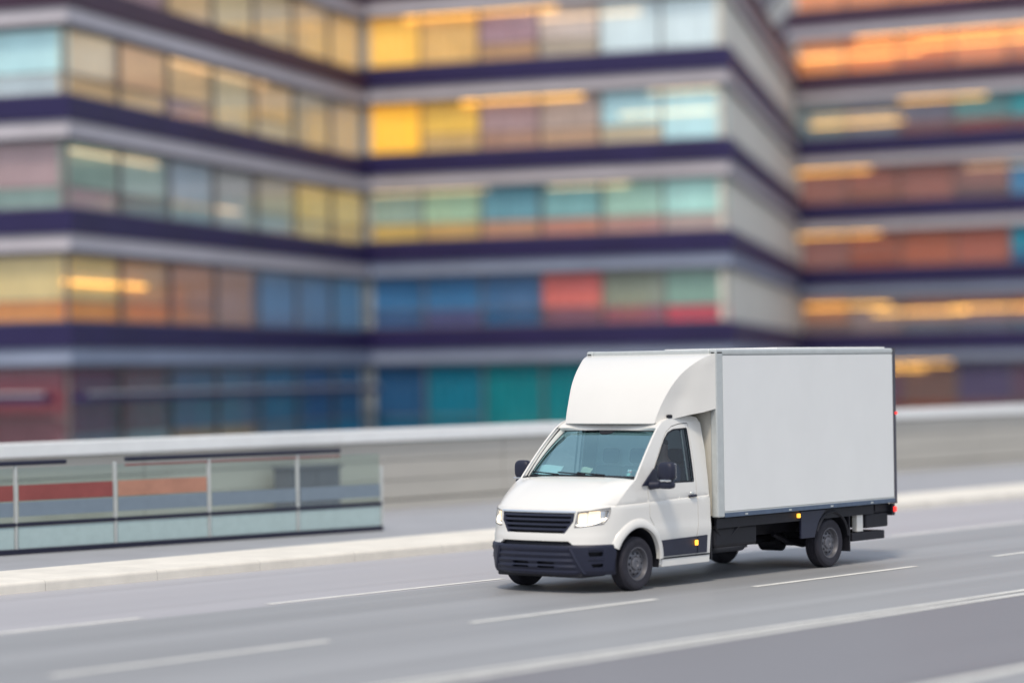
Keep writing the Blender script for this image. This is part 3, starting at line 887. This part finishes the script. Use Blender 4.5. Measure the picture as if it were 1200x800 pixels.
# A-pillar strips
for s in (-1, 1):
    rows = []
    for k in range(11):
        t = k/10
        xo, zo = (A_OUT[0][0] + (0.62-A_OUT[0][0])*t, None)
        zo = smooth_tab(A_OUT[:6], xo)
        o = Vector((xo, s*S(xo, zo), zo)); i_ = Vector(scr(t, s))
        m1 = o.lerp(i_, 0.35) + Vector((-0.012, s*0.014, 0.012)); m2 = o.lerp(i_, 0.75) + Vector((-0.012, s*0.006, 0.014))
        rows.append([o, m1, m2, i_ + Vector((-0.004,0,0.006)), i_ + Vector((0.02, 0, -0.02))])
    MB().grid(rows).build('pillar', M['paint'], truck, smooth=50)
# roof
ro = [(0.62,2.055),(0.74,2.135),(0.90,2.19),(1.15,2.215),(1.40,2.21),(1.53,2.19),(1.585,2.12)]
rc = [(0.735,2.065),(0.80,2.14),(0.96,2.235),(1.18,2.285),(1.42,2.29),(1.54,2.26),(1.60,2.17)]
rows = []
for (xo, zo), (xc, zc) in zip(ro, rc):
    ye = S(xo, zo); row = []
    for v in range(-12, 13):
        q = abs(v/12)
        k = q**3.2
        row.append((xc+(xo-xc)*k, v/12*ye, zc+(zo-zc)*k))
    rows.append(row)
rows.insert(0, [scr(1.0, v/12) for v in range(-12, 13)])
MB().grid(rows).build('roof', M['paint'], truck, smooth=55, subd=1)
# back of the cab
mb = patch([(-0.97,0.35),(0.97,0.35),(0.985,1.2),(0.93,1.75),(0.86,2.12),(0.5,2.20),(-0.5,2.20),(-0.86,2.12),(-0.93,1.75),(-0.985,1.2)], lambda y, z: (1.582, y, z), [], 0.3)
mb.build('cab_back', M['head_cloth'], truck)
# cowl and wipers
MB().grid([[tuple(Vector(hood_pt(1, v/12)) + Vector((-0.02,0,-0.012))) for v in range(-12, 13)], [tuple(Vector(scr(0.0, v/12)) + Vector((0.03,0,-0.004))) for v in range(-12, 13)]]).build('cowl', M['black'], truck)
def wiper(vb, vt, tt):
    pts = []
    for k in range(9):
        t = k/8
        p = scr(0.012+ tt*t, vb+(vt-vb)*t); pts.append((p[0]-0.018, p[1], p[2]+0.018))
    w = MB().tube(pts, [0.014]+[0.011]*3+[0.008]*5, 6).build('wiper', M['black'], truck, smooth=60)
    bl = [(p[0]-0.006, p[1], p[2]+0.002) for p in pts[3:]]
    MB().tube(bl, 0.009, 6).build('wiper_blade', M['black'], w, smooth=60)
wiper(-0.10, -0.0+0.42, 0.04); wiper(0.40, 0.95, 0.055)
wiper(-0.45, 0.05, 0.035)

# ---- mirrors
for s in (-1, 1):
    mr = empty('mirror', parent=truck, loc=(0.36, s*1.20, 1.46))
    def superell(cx, cy, cz, rx, ry, rz, nm, m, e=3.2, cut=None):
        rows = []
        for i in range(13):
            ph = -math.pi/2 + math.pi*i/12
            row = []
            for j in range(24):
                a = 2*math.pi*j/24
                f = lambda c: math.copysign(abs(c)**(2/e), c)
                row.append((cx+rx*f(math.cos(ph))*f(math.cos(a)), cy+ry*f(math.cos(ph))*f(math.sin(a)), cz+rz*f(math.sin(ph))))
            rows.append(row)
        return MB().grid(rows, close=True).build(nm, m, mr, smooth=60, merge=1e-4)
    superell(0.0, 0.0, 0.055, 0.075, 0.125, 0.125, 'mirror_head', M['plastic'])
    superell(0.0, -s*0.005, -0.115, 0.07, 0.118, 0.055, 'wide_angle_head', M['plastic'])
    MB().box(-0.082, -0.055, min(s*0.115, -s*0.055), max(s*0.115, -s*0.055), -0.073, -0.048).build('indicator', M['chrome'], mr, bevel=0.008)
    MB().box(0.066, 0.078, -0.10, 0.10, -0.04, 0.155).build('mirror_glass', M['mirror'], mr, bevel=0.01)
    MB().tube([(0.0, -s*0.06, -0.115), (-0.03, -s*0.15, -0.12), (-0.06, -s*0.23, -0.125)], [0.05, 0.052, 0.06], 10).build('mirror_arm', M['plastic'], mr, smooth=60)
    tri = [(0.10,1.315),(0.45,1.325),(0.45,1.37),(0.40,1.535),(0.285,1.53),(0.20,1.45)]
    tri = [(0.12,1.335),(0.44,1.335),(0.445,1.50),(0.405,1.545),(0.28,1.455)]
    mb = patch(tri, sidemap(s, 0.022), [], 0.08, rim=lambda x, y, z, q=s: (0, -q*0.04, 0)); o = mb.build('mirror_base', M['plastic'], truck, smooth=40)

# ---- roof air deflector
D_FOLD = [(0.715,.745,2.125),(0.765,.765,2.25),(0.86,.80,2.43),(0.985,.85,2.62),(1.13,.90,2.77),(1.30,.96,2.89),(1.48,1.03,2.985),(1.64,1.085,3.03)]
def dfold(u):
    k = u*(len(D_FOLD)-1)
    return tuple(smooth_tab([(i, D_FOLD[i][c]) for i in range(len(D_FOLD))], k) for c in range(3))
rows = []
for i in range(29):
    u = i/28; x, y, z = dfold(u)
    row = []
    for j in range(-16, 17):
        v = j/16
        b = (1-abs(v)**2.2)
        row.append((x - 0.05*b*(1-u), v*y, z + 0.02*b*math.sin(math.pi*u)))
    rows.append(row)
rows.insert(0, [(p[0]+0.03, p[1]*0.99, p[2]-0.012) for p in rows[0]])
df = MB().grid(rows).build('air_deflector', M['paint'], truck, smooth=50)
mb = MB()
fz = [(D_FOLD[i][2], D_FOLD[i][1]) for i in range(8)]; fx = [(D_FOLD[i][2], D_FOLD[i][0]) for i in range(8)]
for s in (-1, 1):
    fold2 = [(dfold(k/20)[0], dfold(k/20)[2]) for k in range(21)]
    outer = fold2 + [(1.645,2.30),(1.45,2.255),(1.25,2.225),(1.05,2.185),(0.90,2.145)]
    def chk(x, z, s=s):
        zz = max(2.125, min(3.03, z))
        yf = smooth_tab(fz, zz); xf = smooth_tab(fx, zz)
        t = max(0, min(1, (x-xf)/max(0.02, 1.645-xf)))
        y = yf + (1.085-yf)*(t**1.3) + 0.02*math.sin(math.pi*t)
        y -= 0.022*math.exp(-((t-0.33)/0.16)**2)*max(0, 1-abs(z-2.45)/0.4)
        return (x, s*y, z)
    patch(outer, chk, [], 0.06, rim=lambda x, y, z, q=s: (0, -q*0.02, 0)).build('deflector_cheek', M['paint'], df, smooth=50, merge=1e-5)
    MB().box(0.90, 1.0, min(s*0.80, s*0.84), max(s*0.80, s*0.84), 2.185, 2.235).build('roof_lamp', M['black'], truck, bevel=0.015)

# ---- cargo box
BX0, BX1, BW, BZ0, BZ1 = 1.665, 6.12, 1.087, 0.85, 3.09
box = empty('cargo_box', parent=truck, loc=(0,0,0))
MB().box(BX0+0.02, BX1-0.05, -BW+0.02, BW-0.02, BZ0+0.03, BZ1-0.03).build('box_body', M['panel'], box)
for s in (-1, 1):
    a, b = sorted((s*(BW-0.02+0.0), s*(BW+0.001)))
    MB().box(BX0+0.135, BX1-0.055, a, b, BZ0+0.075, BZ1-0.085).build('side_panel', M['panel'], box, bevel=0.006)
    a, b = sorted((s*(BW-0.10), s*(BW+0.010)))
    MB().box(BX0-0.03, BX0+0.130, a, b, BZ0+0.0, BZ1-0.02).build('corner_post', M['alu'], box, bevel=0.02, seg=3)
    MB().box(BX0+0.132, BX1-0.05, a, b, BZ0-0.005, BZ0+0.055).build('side_rail', M['rail'], box, bevel=0.006)
    MB().box(BX0+0.132, BX1-0.05, sorted((s*(BW-0.10), s*(BW+0.004)))[0], sorted((s*(BW-0.10), s*(BW+0.004)))[1], BZ0+0.056, BZ0+0.072).build('rail_lip', M['alu'], box)
    MB().box(BX0-0.03, BX1-0.05, a, b, BZ1-0.082, BZ1).build('roof_rail', M['alu'], box, bevel=0.025, seg=3)
    MB().box(BX1-0.048, BX1+0.012, a, sorted((s*(BW-0.10), s*(BW+0.014)))[1] if s > 0 else b, BZ0-0.02, BZ1+0.004).build('rear_post', M['dark_trim'], box, bevel=0.008)
    mb = MB()
    for i in range(4):
        xx = BX0+0.62+i*1.05; q = s*(BW+0.010)
        mb.box(xx-0.03, xx+0.03, min(q, q+s*0.006), max(q, q+s*0.006), BZ0+0.012, BZ0+0.034)
    mb.build('rail_clip', M['alu'], box)
    MB().box(BX1-0.03, BX1+0.02, min(s*(BW+0.0145), s*(BW+0.028)), max(s*(BW+0.0145), s*(BW+0.028)), 2.125, 2.165).build('red_marker', M['red_lamp'], box, bevel=0.004)
MB().box(BX0-0.03, BX0+0.05, -BW+0.101, BW-0.101, BZ1-0.10, BZ1-0.004).build('front_roof_rail', M['alu'], box, bevel=0.02)
MB().box(BX1-0.045, BX1+0.010, -BW+0.101, BW-0.101, BZ1-0.10, BZ1+0.002).build('rear_header', M['dark_trim'], box, bevel=0.008)
MB().box(BX0+1.6, BX1-0.06, -BW+0.12, BW-0.12, BZ1-0.028, BZ1+0.022).build('roof_panel', M['panel'], box, bevel=0.01)
mb = MB()
for s in (-1, 1):
    mb.box(BX1-0.049, BX1-0.02, min(s*0.01, s*0.98), max(s*0.01, s*0.98), BZ0+0.02, BZ1-0.101)
mb.build('rear_doors', M['panel'], box, bevel=0.005)
MB().box(BX0-0.0, BX0+0.018, -BW+0.101, BW-0.101, BZ0+0.02, BZ1-0.101).build('front_panel', mat('buff_front_panel', (0.66,0.63,0.56), 0.5, var=0.04), box)

# ---- chassis and running gear
WB = 4.4949
ch = empty('chassis', parent=truck)
for s in (-1, 1):
    MB().box(1.2, 5.95, min(s*0.36, s*0.45), max(s*0.36, s*0.45), 0.50, 0.72).build('frame_rail', M['chassis'], ch, bevel=0.01)
mb = MB()
for i in range(8):
    xx = 1.85+i*0.55
    mb.box(xx-0.03, xx+0.03, -1.0, 1.0, 0.735, 0.845)
mb.build('cross_bearers', M['chassis'], ch)
MB().box(1.70, 5.6, -1.02, -0.98, 0.70, 0.83).build('side_skirt_beam', M['chassis'], ch)
MB().box(1.70, 5.6, 0.98, 1.02, 0.70, 0.83).build('side_skirt_beam', M['chassis'], ch)
MB().box(1.75, 2.75, -0.95, -0.50, 0.43, 0.72).build('fuel_tank', M['chassis'], ch, bevel=0.05, seg=3)
MB().box(1.65, 3.3, 0.50, 0.92, 0.40, 0.70).build('battery_box', M['chassis'], ch, bevel=0.04)
MB().tube([(0.9,0.15,0.36),(1.8,0.2,0.38),(3.0,0.12,0.40),(4.4,0.0,0.38)], 0.05, 10).build('drive_shaft', M['chassis'], ch, smooth=50)
MB().tube([(1.0,-0.25,0.33),(2.2,-0.3,0.36),(2.6,-0.3,0.36)], 0.045, 10).build('exhaust_pipe', M['chassis'], ch, smooth=50)
MB().tube([(2.55,-0.30,0.40),(2.6,-0.30,0.40),(3.25,-0.30,0.40),(3.3,-0.30,0.40)], [0.07,0.11,0.11,0.07], 16).build('silencer', M['steel'], ch, smooth=40)
MB().tube([(WB,-0.85,0.345),(WB,-0.2,0.345),(WB,-0.16,0.345),(WB,0.16,0.345),(WB,0.2,0.345),(WB,0.85,0.345)], [0.06,0.06,0.14,0.14,0.06,0.06], 14).build('rear_axle', M['chassis'], ch, smooth=40)
MB().tube([(0,-0.85,0.345),(0,0.85,0.345)], 0.05, 10).build('front_axle', M['chassis'], ch, smooth=40)
for s in (-1, 1):
    mb = MB(); mb.tube([(WB-0.75, s*0.52, 0.50),(WB-0.4, s*0.52, 0.37),(WB, s*0.52, 0.30),(WB+0.4, s*0.52, 0.37),(WB+0.75, s*0.52, 0.52)], 0.035, 6); mb.build('leaf_spring', M['chassis'], ch, smooth=40)
    # bracket struts behind the cab
    mb = MB(); mb.tube([(1.75,s*0.95,0.72),(2.0,s*0.9,0.47)], 0.03, 6); mb.tube([(2.30,s*0.95,0.72),(2.0,s*0.9,0.47)], 0.03, 6); mb.build('tank_bracket', M['chassis'], ch)
    # flap behind the cab
    MB().box(1.60, 1.635, min(s*0.70, s*0.99), max(s*0.70, s*0.99), 0.30, 0.80).build('cab_flap', M['chassis'], ch, bevel=0.006)
    # rear mudguard
    rows = []
    for k in range(17):
        a = R(8 + 150*k/16)
        rows.append([(WB+0.44*math.cos(a), s*0.70, 0.37+0.44*math.sin(a)), (WB+0.44*math.cos(a), s*1.03, 0.37+0.44*math.sin(a)), (WB+0.415*math.cos(a), s*1.045, 0.37+0.415*math.sin(a)), (WB+0.395*math.cos(a), s*1.03, 0.37+0.395*math.sin(a))])
    mg = MB().grid(rows).build('mudguard', M['chassis'], ch, smooth=40)
    P = [(3.72,0.82),(3.74,0.45),(4.05,0.45)]
    P = [(3.70,0.45),(4.03,0.45),(4.08,0.56),(4.15,0.68),(4.25,0.77),(4.33,0.83),(3.70,0.83)]
    mb = MB(); mb.extr(P, lambda x, z, s=s: (x, s*1.0, z), lambda x, z, s=s: (x, s*1.035, z)); mb.build('front_guard_plate', M['moulding'], mg, bevel=0.006)
    MB().box(4.93, 4.955, min(s*0.76, s*1.03), max(s*0.76, s*1.03), 0.20, 0.70).build('mud_flap', M['chassis'], ch, bevel=0.005)
    mk = empty('marker_lamp', parent=truck, loc=(3.62, s*1.045, 0.775))
    MB().box(-0.026, 0.026, -0.02, 0.02, -0.03, 0.03).build('lamp_lens', M['amber'], mk, bevel=0.01)
# tail: lift housing, underrun beam, lamps
MB().box(5.42, 6.02, -1.0, 1.0, 0.50, 0.70).build('tail_lift_housing', M['chassis'], ch, bevel=0.02)
MB().box(5.55, 6.08, -0.98, 0.98, 0.705, 0.835).build('tail_lift_platform', M['chassis'], ch, bevel=0.01)
MB().box(5.05, 5.92, -1.0, 1.0, 0.33, 0.45).build('underrun_beam', M['chassis'], ch, bevel=0.01)
for s in (-1, 1):
    MB().box(5.20, 5.36, min(s*0.90, s*0.99), max(s*0.90, s*0.99), 0.46, 0.83).build('tail_bracket', M['paint'], ch, bevel=0.008)
    tl = empty('tail_lamp', parent=truck, loc=(6.09, s*0.96, 0.74))
    MB().box(-0.03, 0.05, -0.09, 0.09, -0.085, 0.085).build('lamp_body', M['chassis'], tl, bevel=0.01)
    a, b = sorted((s*0.091, s*0.05))
    MB().box(0.0, 0.075, a-0.02 if s < 0 else a, b if s < 0 else b+0.02, -0.035, 0.045).build('lamp_lens', M['red_lamp'], tl, bevel=0.015)

def wheel(x, s, dual=False):
    w = empty('wheel', parent=truck, loc=(x, s*0.88, 0.345))
    o = s
    r = 0.345; hwid = 0.105
    prof = [(0.205,-hwid*0.95),(0.24,-hwid*1.02),(0.295,-hwid*1.05),(0.325,-hwid*0.95),(0.338,-hwid*0.72)]
    for k in range(5):
        y0 = -hwid*0.6 + k*hwid*0.30
        prof += [(r,y0-0.010),(r,y0+0.010),(r-0.008,y0+0.012),(r-0.008,y0+0.018)] if k < 4 else [(r,y0-0.01),(r,y0+0.01)]
    prof += [(0.338,hwid*0.72),(0.325,hwid*0.95),(0.312,hwid*1.03),(0.308,hwid*1.03),(0.295,hwid*1.05),(0.262,hwid*1.05),(0.258,hwid*1.03),(0.24,hwid*1.02),(0.205,hwid*0.95)]
    prof = [(a, b*o) for a, b in prof]
    MB().lathe(prof, 56).build('tyre', M['rubber'], w, smooth=35)
    rp = [(0.208,0.095),(0.214,0.104),(0.204,0.104),(0.196,0.080),(0.188,0.045),(0.172,0.030),(0.165,0.033),(0.150,0.055),(0.125,0.066),(0.098,0.066),(0.085,0.060),(0.082,0.074),(0.072,0.082),(0.040,0.083),(0.036,0.076),(0.0001,0.076)]
    mb = MB().lathe([(a, b*o) for a, b in rp], 56)
    rim = mb.build('rim', M['steel'], w, smooth=32)
    mb = MB()
    for k in range(10):
        a = 2*math.pi*k/10
        c = Vector((0.137*math.cos(a), o*0.064, 0.137*math.sin(a)))
        e1 = Vector((-math.sin(a),0,math.cos(a))); e2 = Vector((math.cos(a),0,math.sin(a)))
        mb.v += [tuple(c+e1*0.021*math.cos(t)+e2*0.013*math.sin(t)+Vector((0,o*(0.004 - 0.006*math.sin(t)),0))) for t in [2*math.pi*q/10 for q in range(10)]]
        mb.f.append(tuple(range(len(mb.v)-10, len(mb.v))))
    mb.build('vent_holes', M['black'], rim)
    mb = MB()
    for k in range(6):
        a = 2*math.pi*k/6+0.2
        c = (0.098*math.cos(a), 0.098*math.sin(a))
        mb.tube([(c[0], o*0.060, c[1]), (c[0], o*0.082, c[1])], 0.011, 6)
    mb.build('wheel_nuts', M['steel'], rim)
for x in (0.0, WB):
    for s in (-1, 1):
        wheel(x, s)

# ---- cab interior
it = empty('cab_fittings', parent=truck)
rows = []
for k in range(9):
    t = k/8
    x = 0.13 + 0.52*t; z = 1.395 - 0.03*t + 0.035*math.sin(math.pi*t)
    rows.append([(x, v/8*(0.90-0.02*t), z + (0.03*math.exp(-((v/8+0.45)/0.22)**2)*t if True else 0)) for v in range(-8, 9)])
rows.append([(0.66, v/8*0.88, 1.30) for v in range(-8, 9)]); rows.append([(0.55, v/8*0.88, 0.95) for v in range(-8, 9)])
MB().grid(rows).build('dashboard', M['interior'], it, smooth=50)
def seat(y, w):
    st = empty('seat', parent=truck, loc=(1.10, y, 0.80))
    MB().box(-0.25, 0.28, -w/2, w/2, 0.0, 0.16).build('cushion', M['seat'], st, bevel=0.05, seg=3)
    Mt = Matrix.Translation((0.24,0,0.12)) @ Matrix.Rotation(R(10), 4, 'Y')
    MB().box(-0.07, 0.07, -w/2, w/2, 0.0, 0.62, Mt).build('seat_back', M['seat'], st, bevel=0.05, seg=3)
    MB().box(-0.05, 0.05, -0.13, 0.13, 0.66, 0.86, Mt).build('headrest', M['seat'], st, bevel=0.045, seg=3)
seat(-0.52, 0.50); seat(0.10, 0.44); seat(0.56, 0.44)
# steering wheel
Mw = Matrix.Translation((0.68, -0.50, 1.33)) @ Matrix.Rotation(R(-28), 4, 'Y')
mb = MB(); pts = [Mw @ Vector((0, 0.20*math.cos(2*math.pi*k/28), 0.20*math.sin(2*math.pi*k/28))) for k in range(29)]
mb.tube(pts, 0.017, 8, caps=False); 
for a in (R(200), R(340), R(270)):
    mb.tube([Mw @ Vector((0.02,0,0)), Mw @ Vector((0, 0.2*math.cos(a), 0.2*math.sin(a)))], 0.018, 6)
mb.tube([Mw @ Vector((0.03,0,0)), Mw @ Vector((-0.18,0,-0.02))], [0.06,0.045], 12)
mb.build('steering_wheel', M['interior'], it, smooth=60)
for (v, t, w_, h_, m_) in ((-0.86,0.10,0.05,0.05,'sticker_red'),(-0.85,0.045,0.05,0.06,'sticker_green'),(-0.845,0.13,0.06,0.035,'paper')):
    q = [scr(t, v), scr(t, v+w_), scr(t+h_, v+w_-0.004), scr(t+h_, v-0.004)]
    q = [(p[0]+0.006, p[1], p[2]-0.006) for p in q]
    MB().quad(*q).build('screen_sticker', M[m_], ws)
def paper(label, x, y, w, d, a, m, name='paper_sheet', lift=0.02):
    o = empty
    mb = MB(); rows = []
    for i in range(5):
        rows.append([(-d/2+d*i/4, -w/2+w*j/6, 0.012*math.sin(i*1.1+j*0.8)+0.03*(i/4)**2) for j in range(7)])
    ob = mb.grid(rows).build(name, m, None, smooth=60)
    ob.location = (x, y, 1.47+lift); ob.rotation_euler = (0, R(-38), a*0.5)
    sm = ob.modifiers.new('thick', 'SOLIDIFY'); sm.thickness = 0.003
    tag(ob, label, 'paper', 'papers on the dashboard')
paper('white sheet of paper lying on the dashboard at the passenger end, near the wiper tip', 0.27, 0.66, 0.34, 0.20, 0.2, M['paper'])
paper('small white slip of paper behind the large sheet on the passenger side of the dashboard', 0.47, 0.78, 0.14, 0.12, -0.3, M['paper'], 'paper_slip')
paper('cream folded note lying on the middle of the dashboard', 0.36, 0.12, 0.17, 0.12, 0.1, M['cream'], 'folded_note')

# ---- the driver: one skinned surface, clothes as children
def skinned(name, verts, edges, rad, m, parent=None, sub=2):
    me = bpy.data.meshes.new(name); me.from_pydata(verts, edges, [])
    o = bpy.data.objects.new(name, me); COL.objects.link(o)
    md = o.modifiers.new('skin', 'SKIN'); md.use_smooth_shade = True
    for i, r in enumerate(rad):
        sv = me.skin_vertices[0].data[i]
        sv.radius = r if isinstance(r, tuple) else (r, r)
        sv.use_root = (i == 0)
    sb = o.modifiers.new('sub', 'SUBSURF'); sb.levels = sub; sb.render_levels = sub
    me.materials.append(m)
    if parent is not None: o.parent = parent
    return o
px, py = 1.16, -0.52
V = [(px+.02,py,1.00),(px+.06,py,1.20),(px+.10,py,1.42),(px+.09,py,1.56),(px+.06,py,1.64),(px+.03,py,1.72),(px+.02,py,1.80),(px+.03,py,1.87)]
Ed = [(i,i+1) for i in range(7)]
Rd = [(.15,.15),(.13,.15),(.12,.17),(.07,.09),.055,(.075,.07),(.095,.075),(.06,.055)]
for s in (-1, 1):
    b = len(V)
    V += [(px+.08,py+s*.19,1.50),(px-.02,py+s*.25,1.27),(px-.26,py+s*.19,1.32),(px-.36,py+s*.175,1.37)]
    Ed += [(3,b),(b,b+1),(b+1,b+2),(b+2,b+3)]; Rd += [.07,.05,.038,.032]
    b = len(V)
    V += [(px-.02,py+s*.11,1.0),(px-.42,py+s*.14,1.03),(px-.52,py+s*.14,.66),(px-.64,py+s*.14,.60)]
    Ed += [(0,b),(b,b+1),(b+1,b+2),(b+2,b+3)]; Rd += [.09,.065,.045,.04]
    # hand: palm and fingers closing on the wheel rim
    h = len(V)-8+3+ (0)
    hand0 = b-1
    hx, hy, hz = px-.36, py+s*.175, 1.37
    for k in range(4):
        f = len(V); off = (k-1.5)*0.022
        V += [(hx-.06, hy+s*.01, hz+off+.03), (hx-.10, hy+s*.035, hz+off+.035), (hx-.115, hy+s*.01, hz+off+.03), (hx-.09, hy-s*.01, hz+off+.028)]
        Ed += [(hand0, f), (f, f+1), (f+1, f+2), (f+2, f+3)]; Rd += [.014,.010,.009,.008]
    f = len(V)
    V += [(hx-.03, hy-s*.03, hz+.03), (hx-.07, hy-s*.035, hz+.045), (hx-.095, hy-s*.02, hz+.05)]
    Ed += [(hand0, f), (f, f+1), (f+1, f+2)]; Rd += [.014,.011,.009]
person = skinned('person', V, Ed, Rd, M['skin'])
tag(person, 'driver in a dark jacket at the wheel, seen dimly behind the windscreen', 'person')
jv = V[:4] + []; je = [(0,1),(1,2),(2,3)]; jr = [(.165,.17),(.145,.168),(.135,.185),(.085,.11)]
for s in (-1, 1):
    b = len(jv); jv += [(px+.08,py+s*.19,1.50),(px-.02,py+s*.25,1.27),(px-.26,py+s*.19,1.32)]
    je += [(3,b),(b,b+1),(b+1,b+2)]; jr += [.085,.062,.050]
skinned('jacket', jv, je, jr, M['jacket'], person)
tv = [(px+.02,py,1.02)]; te = []; tr_ = [(.16,.165)]
for s in (-1, 1):
    b = len(tv); tv += [(px-.02,py+s*.11,1.0),(px-.42,py+s*.14,1.03),(px-.52,py+s*.14,.70)]; te += [(0,b),(b,b+1),(b+1,b+2)]; tr_ += [.10,.076,.056]
skinned('trousers', tv, te, tr_, M['jacket'], person)
skinned('hair', [(px+.06,py,1.80),(px+.045,py,1.86),(px+.0,py,1.895)], [(0,1),(1,2)], [(.085,.07),(.08,.075),(.05,.05)], M['hair'], person)
mb = MB()
for s in (-1, 1):
    for k in range(1):
        rows = []
        for i in range(7):
            ph = -math.pi/2+math.pi*i/6
            rows.append([(px-.068+.012*math.cos(ph)*math.cos(a), py+s*.032+.013*math.cos(ph)*math.sin(a), 1.80+.010*math.sin(ph)) for a in [2*math.pi*j/10 for j in range(10)]])
        mb.grid(rows, close=True)
mb.build('eyes', M['black'], person, smooth=80)
rows = []
MB().tube([(px-.078,py,1.80),(px-.098,py,1.768),(px-.075,py,1.762)], [.008,.014,.010], 8).build('nose', M['skin'], person, smooth=80)
MB().tube([(px-.066,py-.024,1.735),(px-.074,py,1.734),(px-.066,py+.024,1.735)], .006, 6).build('mouth', mat('lips', (0.36,0.14,0.12), 0.5), person, smooth=80)
for s in (-1, 1):
    MB().tube([(px+.015,py+s*.072,1.83),(px+.03,py+s*.085,1.80),(px+.015,py+s*.074,1.765)], [.010,.016,.010], 8).build('ear', M['skin'], person, smooth=80)

# ------------------------------------------------------------------ light
w = bpy.data.worlds.new('World'); sc.world = w; w.use_nodes = True
nt = w.node_tree; bg = nt.nodes['Background']
sky = nt.nodes.new('ShaderNodeTexSky'); sky.sky_type = 'NISHITA'; sky.sun_disc = False
SUN_EL, SUN_AZ = 58.0, 240.0            # elevation; compass bearing (clockwise from +Y) of the sun
sky.sun_elevation = R(SUN_EL); sky.sun_rotation = R(SUN_AZ)
sky.air_density = 1.0; sky.dust_density = 4.0; sky.ozone_density = 1.0
cl = nt.nodes.new('ShaderNodeTexNoise'); cl.inputs['Scale'].default_value = 2.2; cl.inputs['Detail'].default_value = 5
crp = nt.nodes.new('ShaderNodeMapRange'); crp.inputs['From Min'].default_value = 0.35; crp.inputs['From Max'].default_value = 0.6
crp.inputs['To Min'].default_value = 0.55; crp.inputs['To Max'].default_value = 0.92
mxs = nt.nodes.new('ShaderNodeMix'); mxs.data_type = 'RGBA'
tcw = nt.nodes.new('ShaderNodeTexCoord'); nt.links.new(tcw.outputs['Generated'], cl.inputs['Vector'])
nt.links.new(cl.outputs['Fac'], crp.inputs['Value']); nt.links.new(crp.outputs['Result'], mxs.inputs['Factor'])
nt.links.new(sky.outputs['Color'], mxs.inputs['A']); mxs.inputs['B'].default_value = (3.7, 4.1, 4.75, 1)
nt.links.new(mxs.outputs['Result'], bg.inputs['Color']); bg.inputs['Strength'].default_value = 0.15
sl = bpy.data.lights.new('sun', 'SUN'); so = bpy.data.objects.new('sun', sl); COL.objects.link(so)
sl.energy = 1.7; sl.angle = R(10); sl.color = (1.0, 0.89, 0.74)
sd = Vector((math.sin(R(SUN_AZ))*math.cos(R(SUN_EL)), math.cos(R(SUN_AZ))*math.cos(R(SUN_EL)), math.sin(R(SUN_EL))))
so.rotation_euler = sd.to_track_quat('Z', 'Y').to_euler()
so.location = sd*50
vs = sc.view_settings
vs.view_transform = 'Standard'; vs.look = 'None'; vs.gamma = 1.0; vs.use_curve_mapping = False; vs.exposure = 0.28
sc.cycles.use_denoising = True
sc.cycles.max_bounces = 10; sc.cycles.transparent_max_bounces = 12
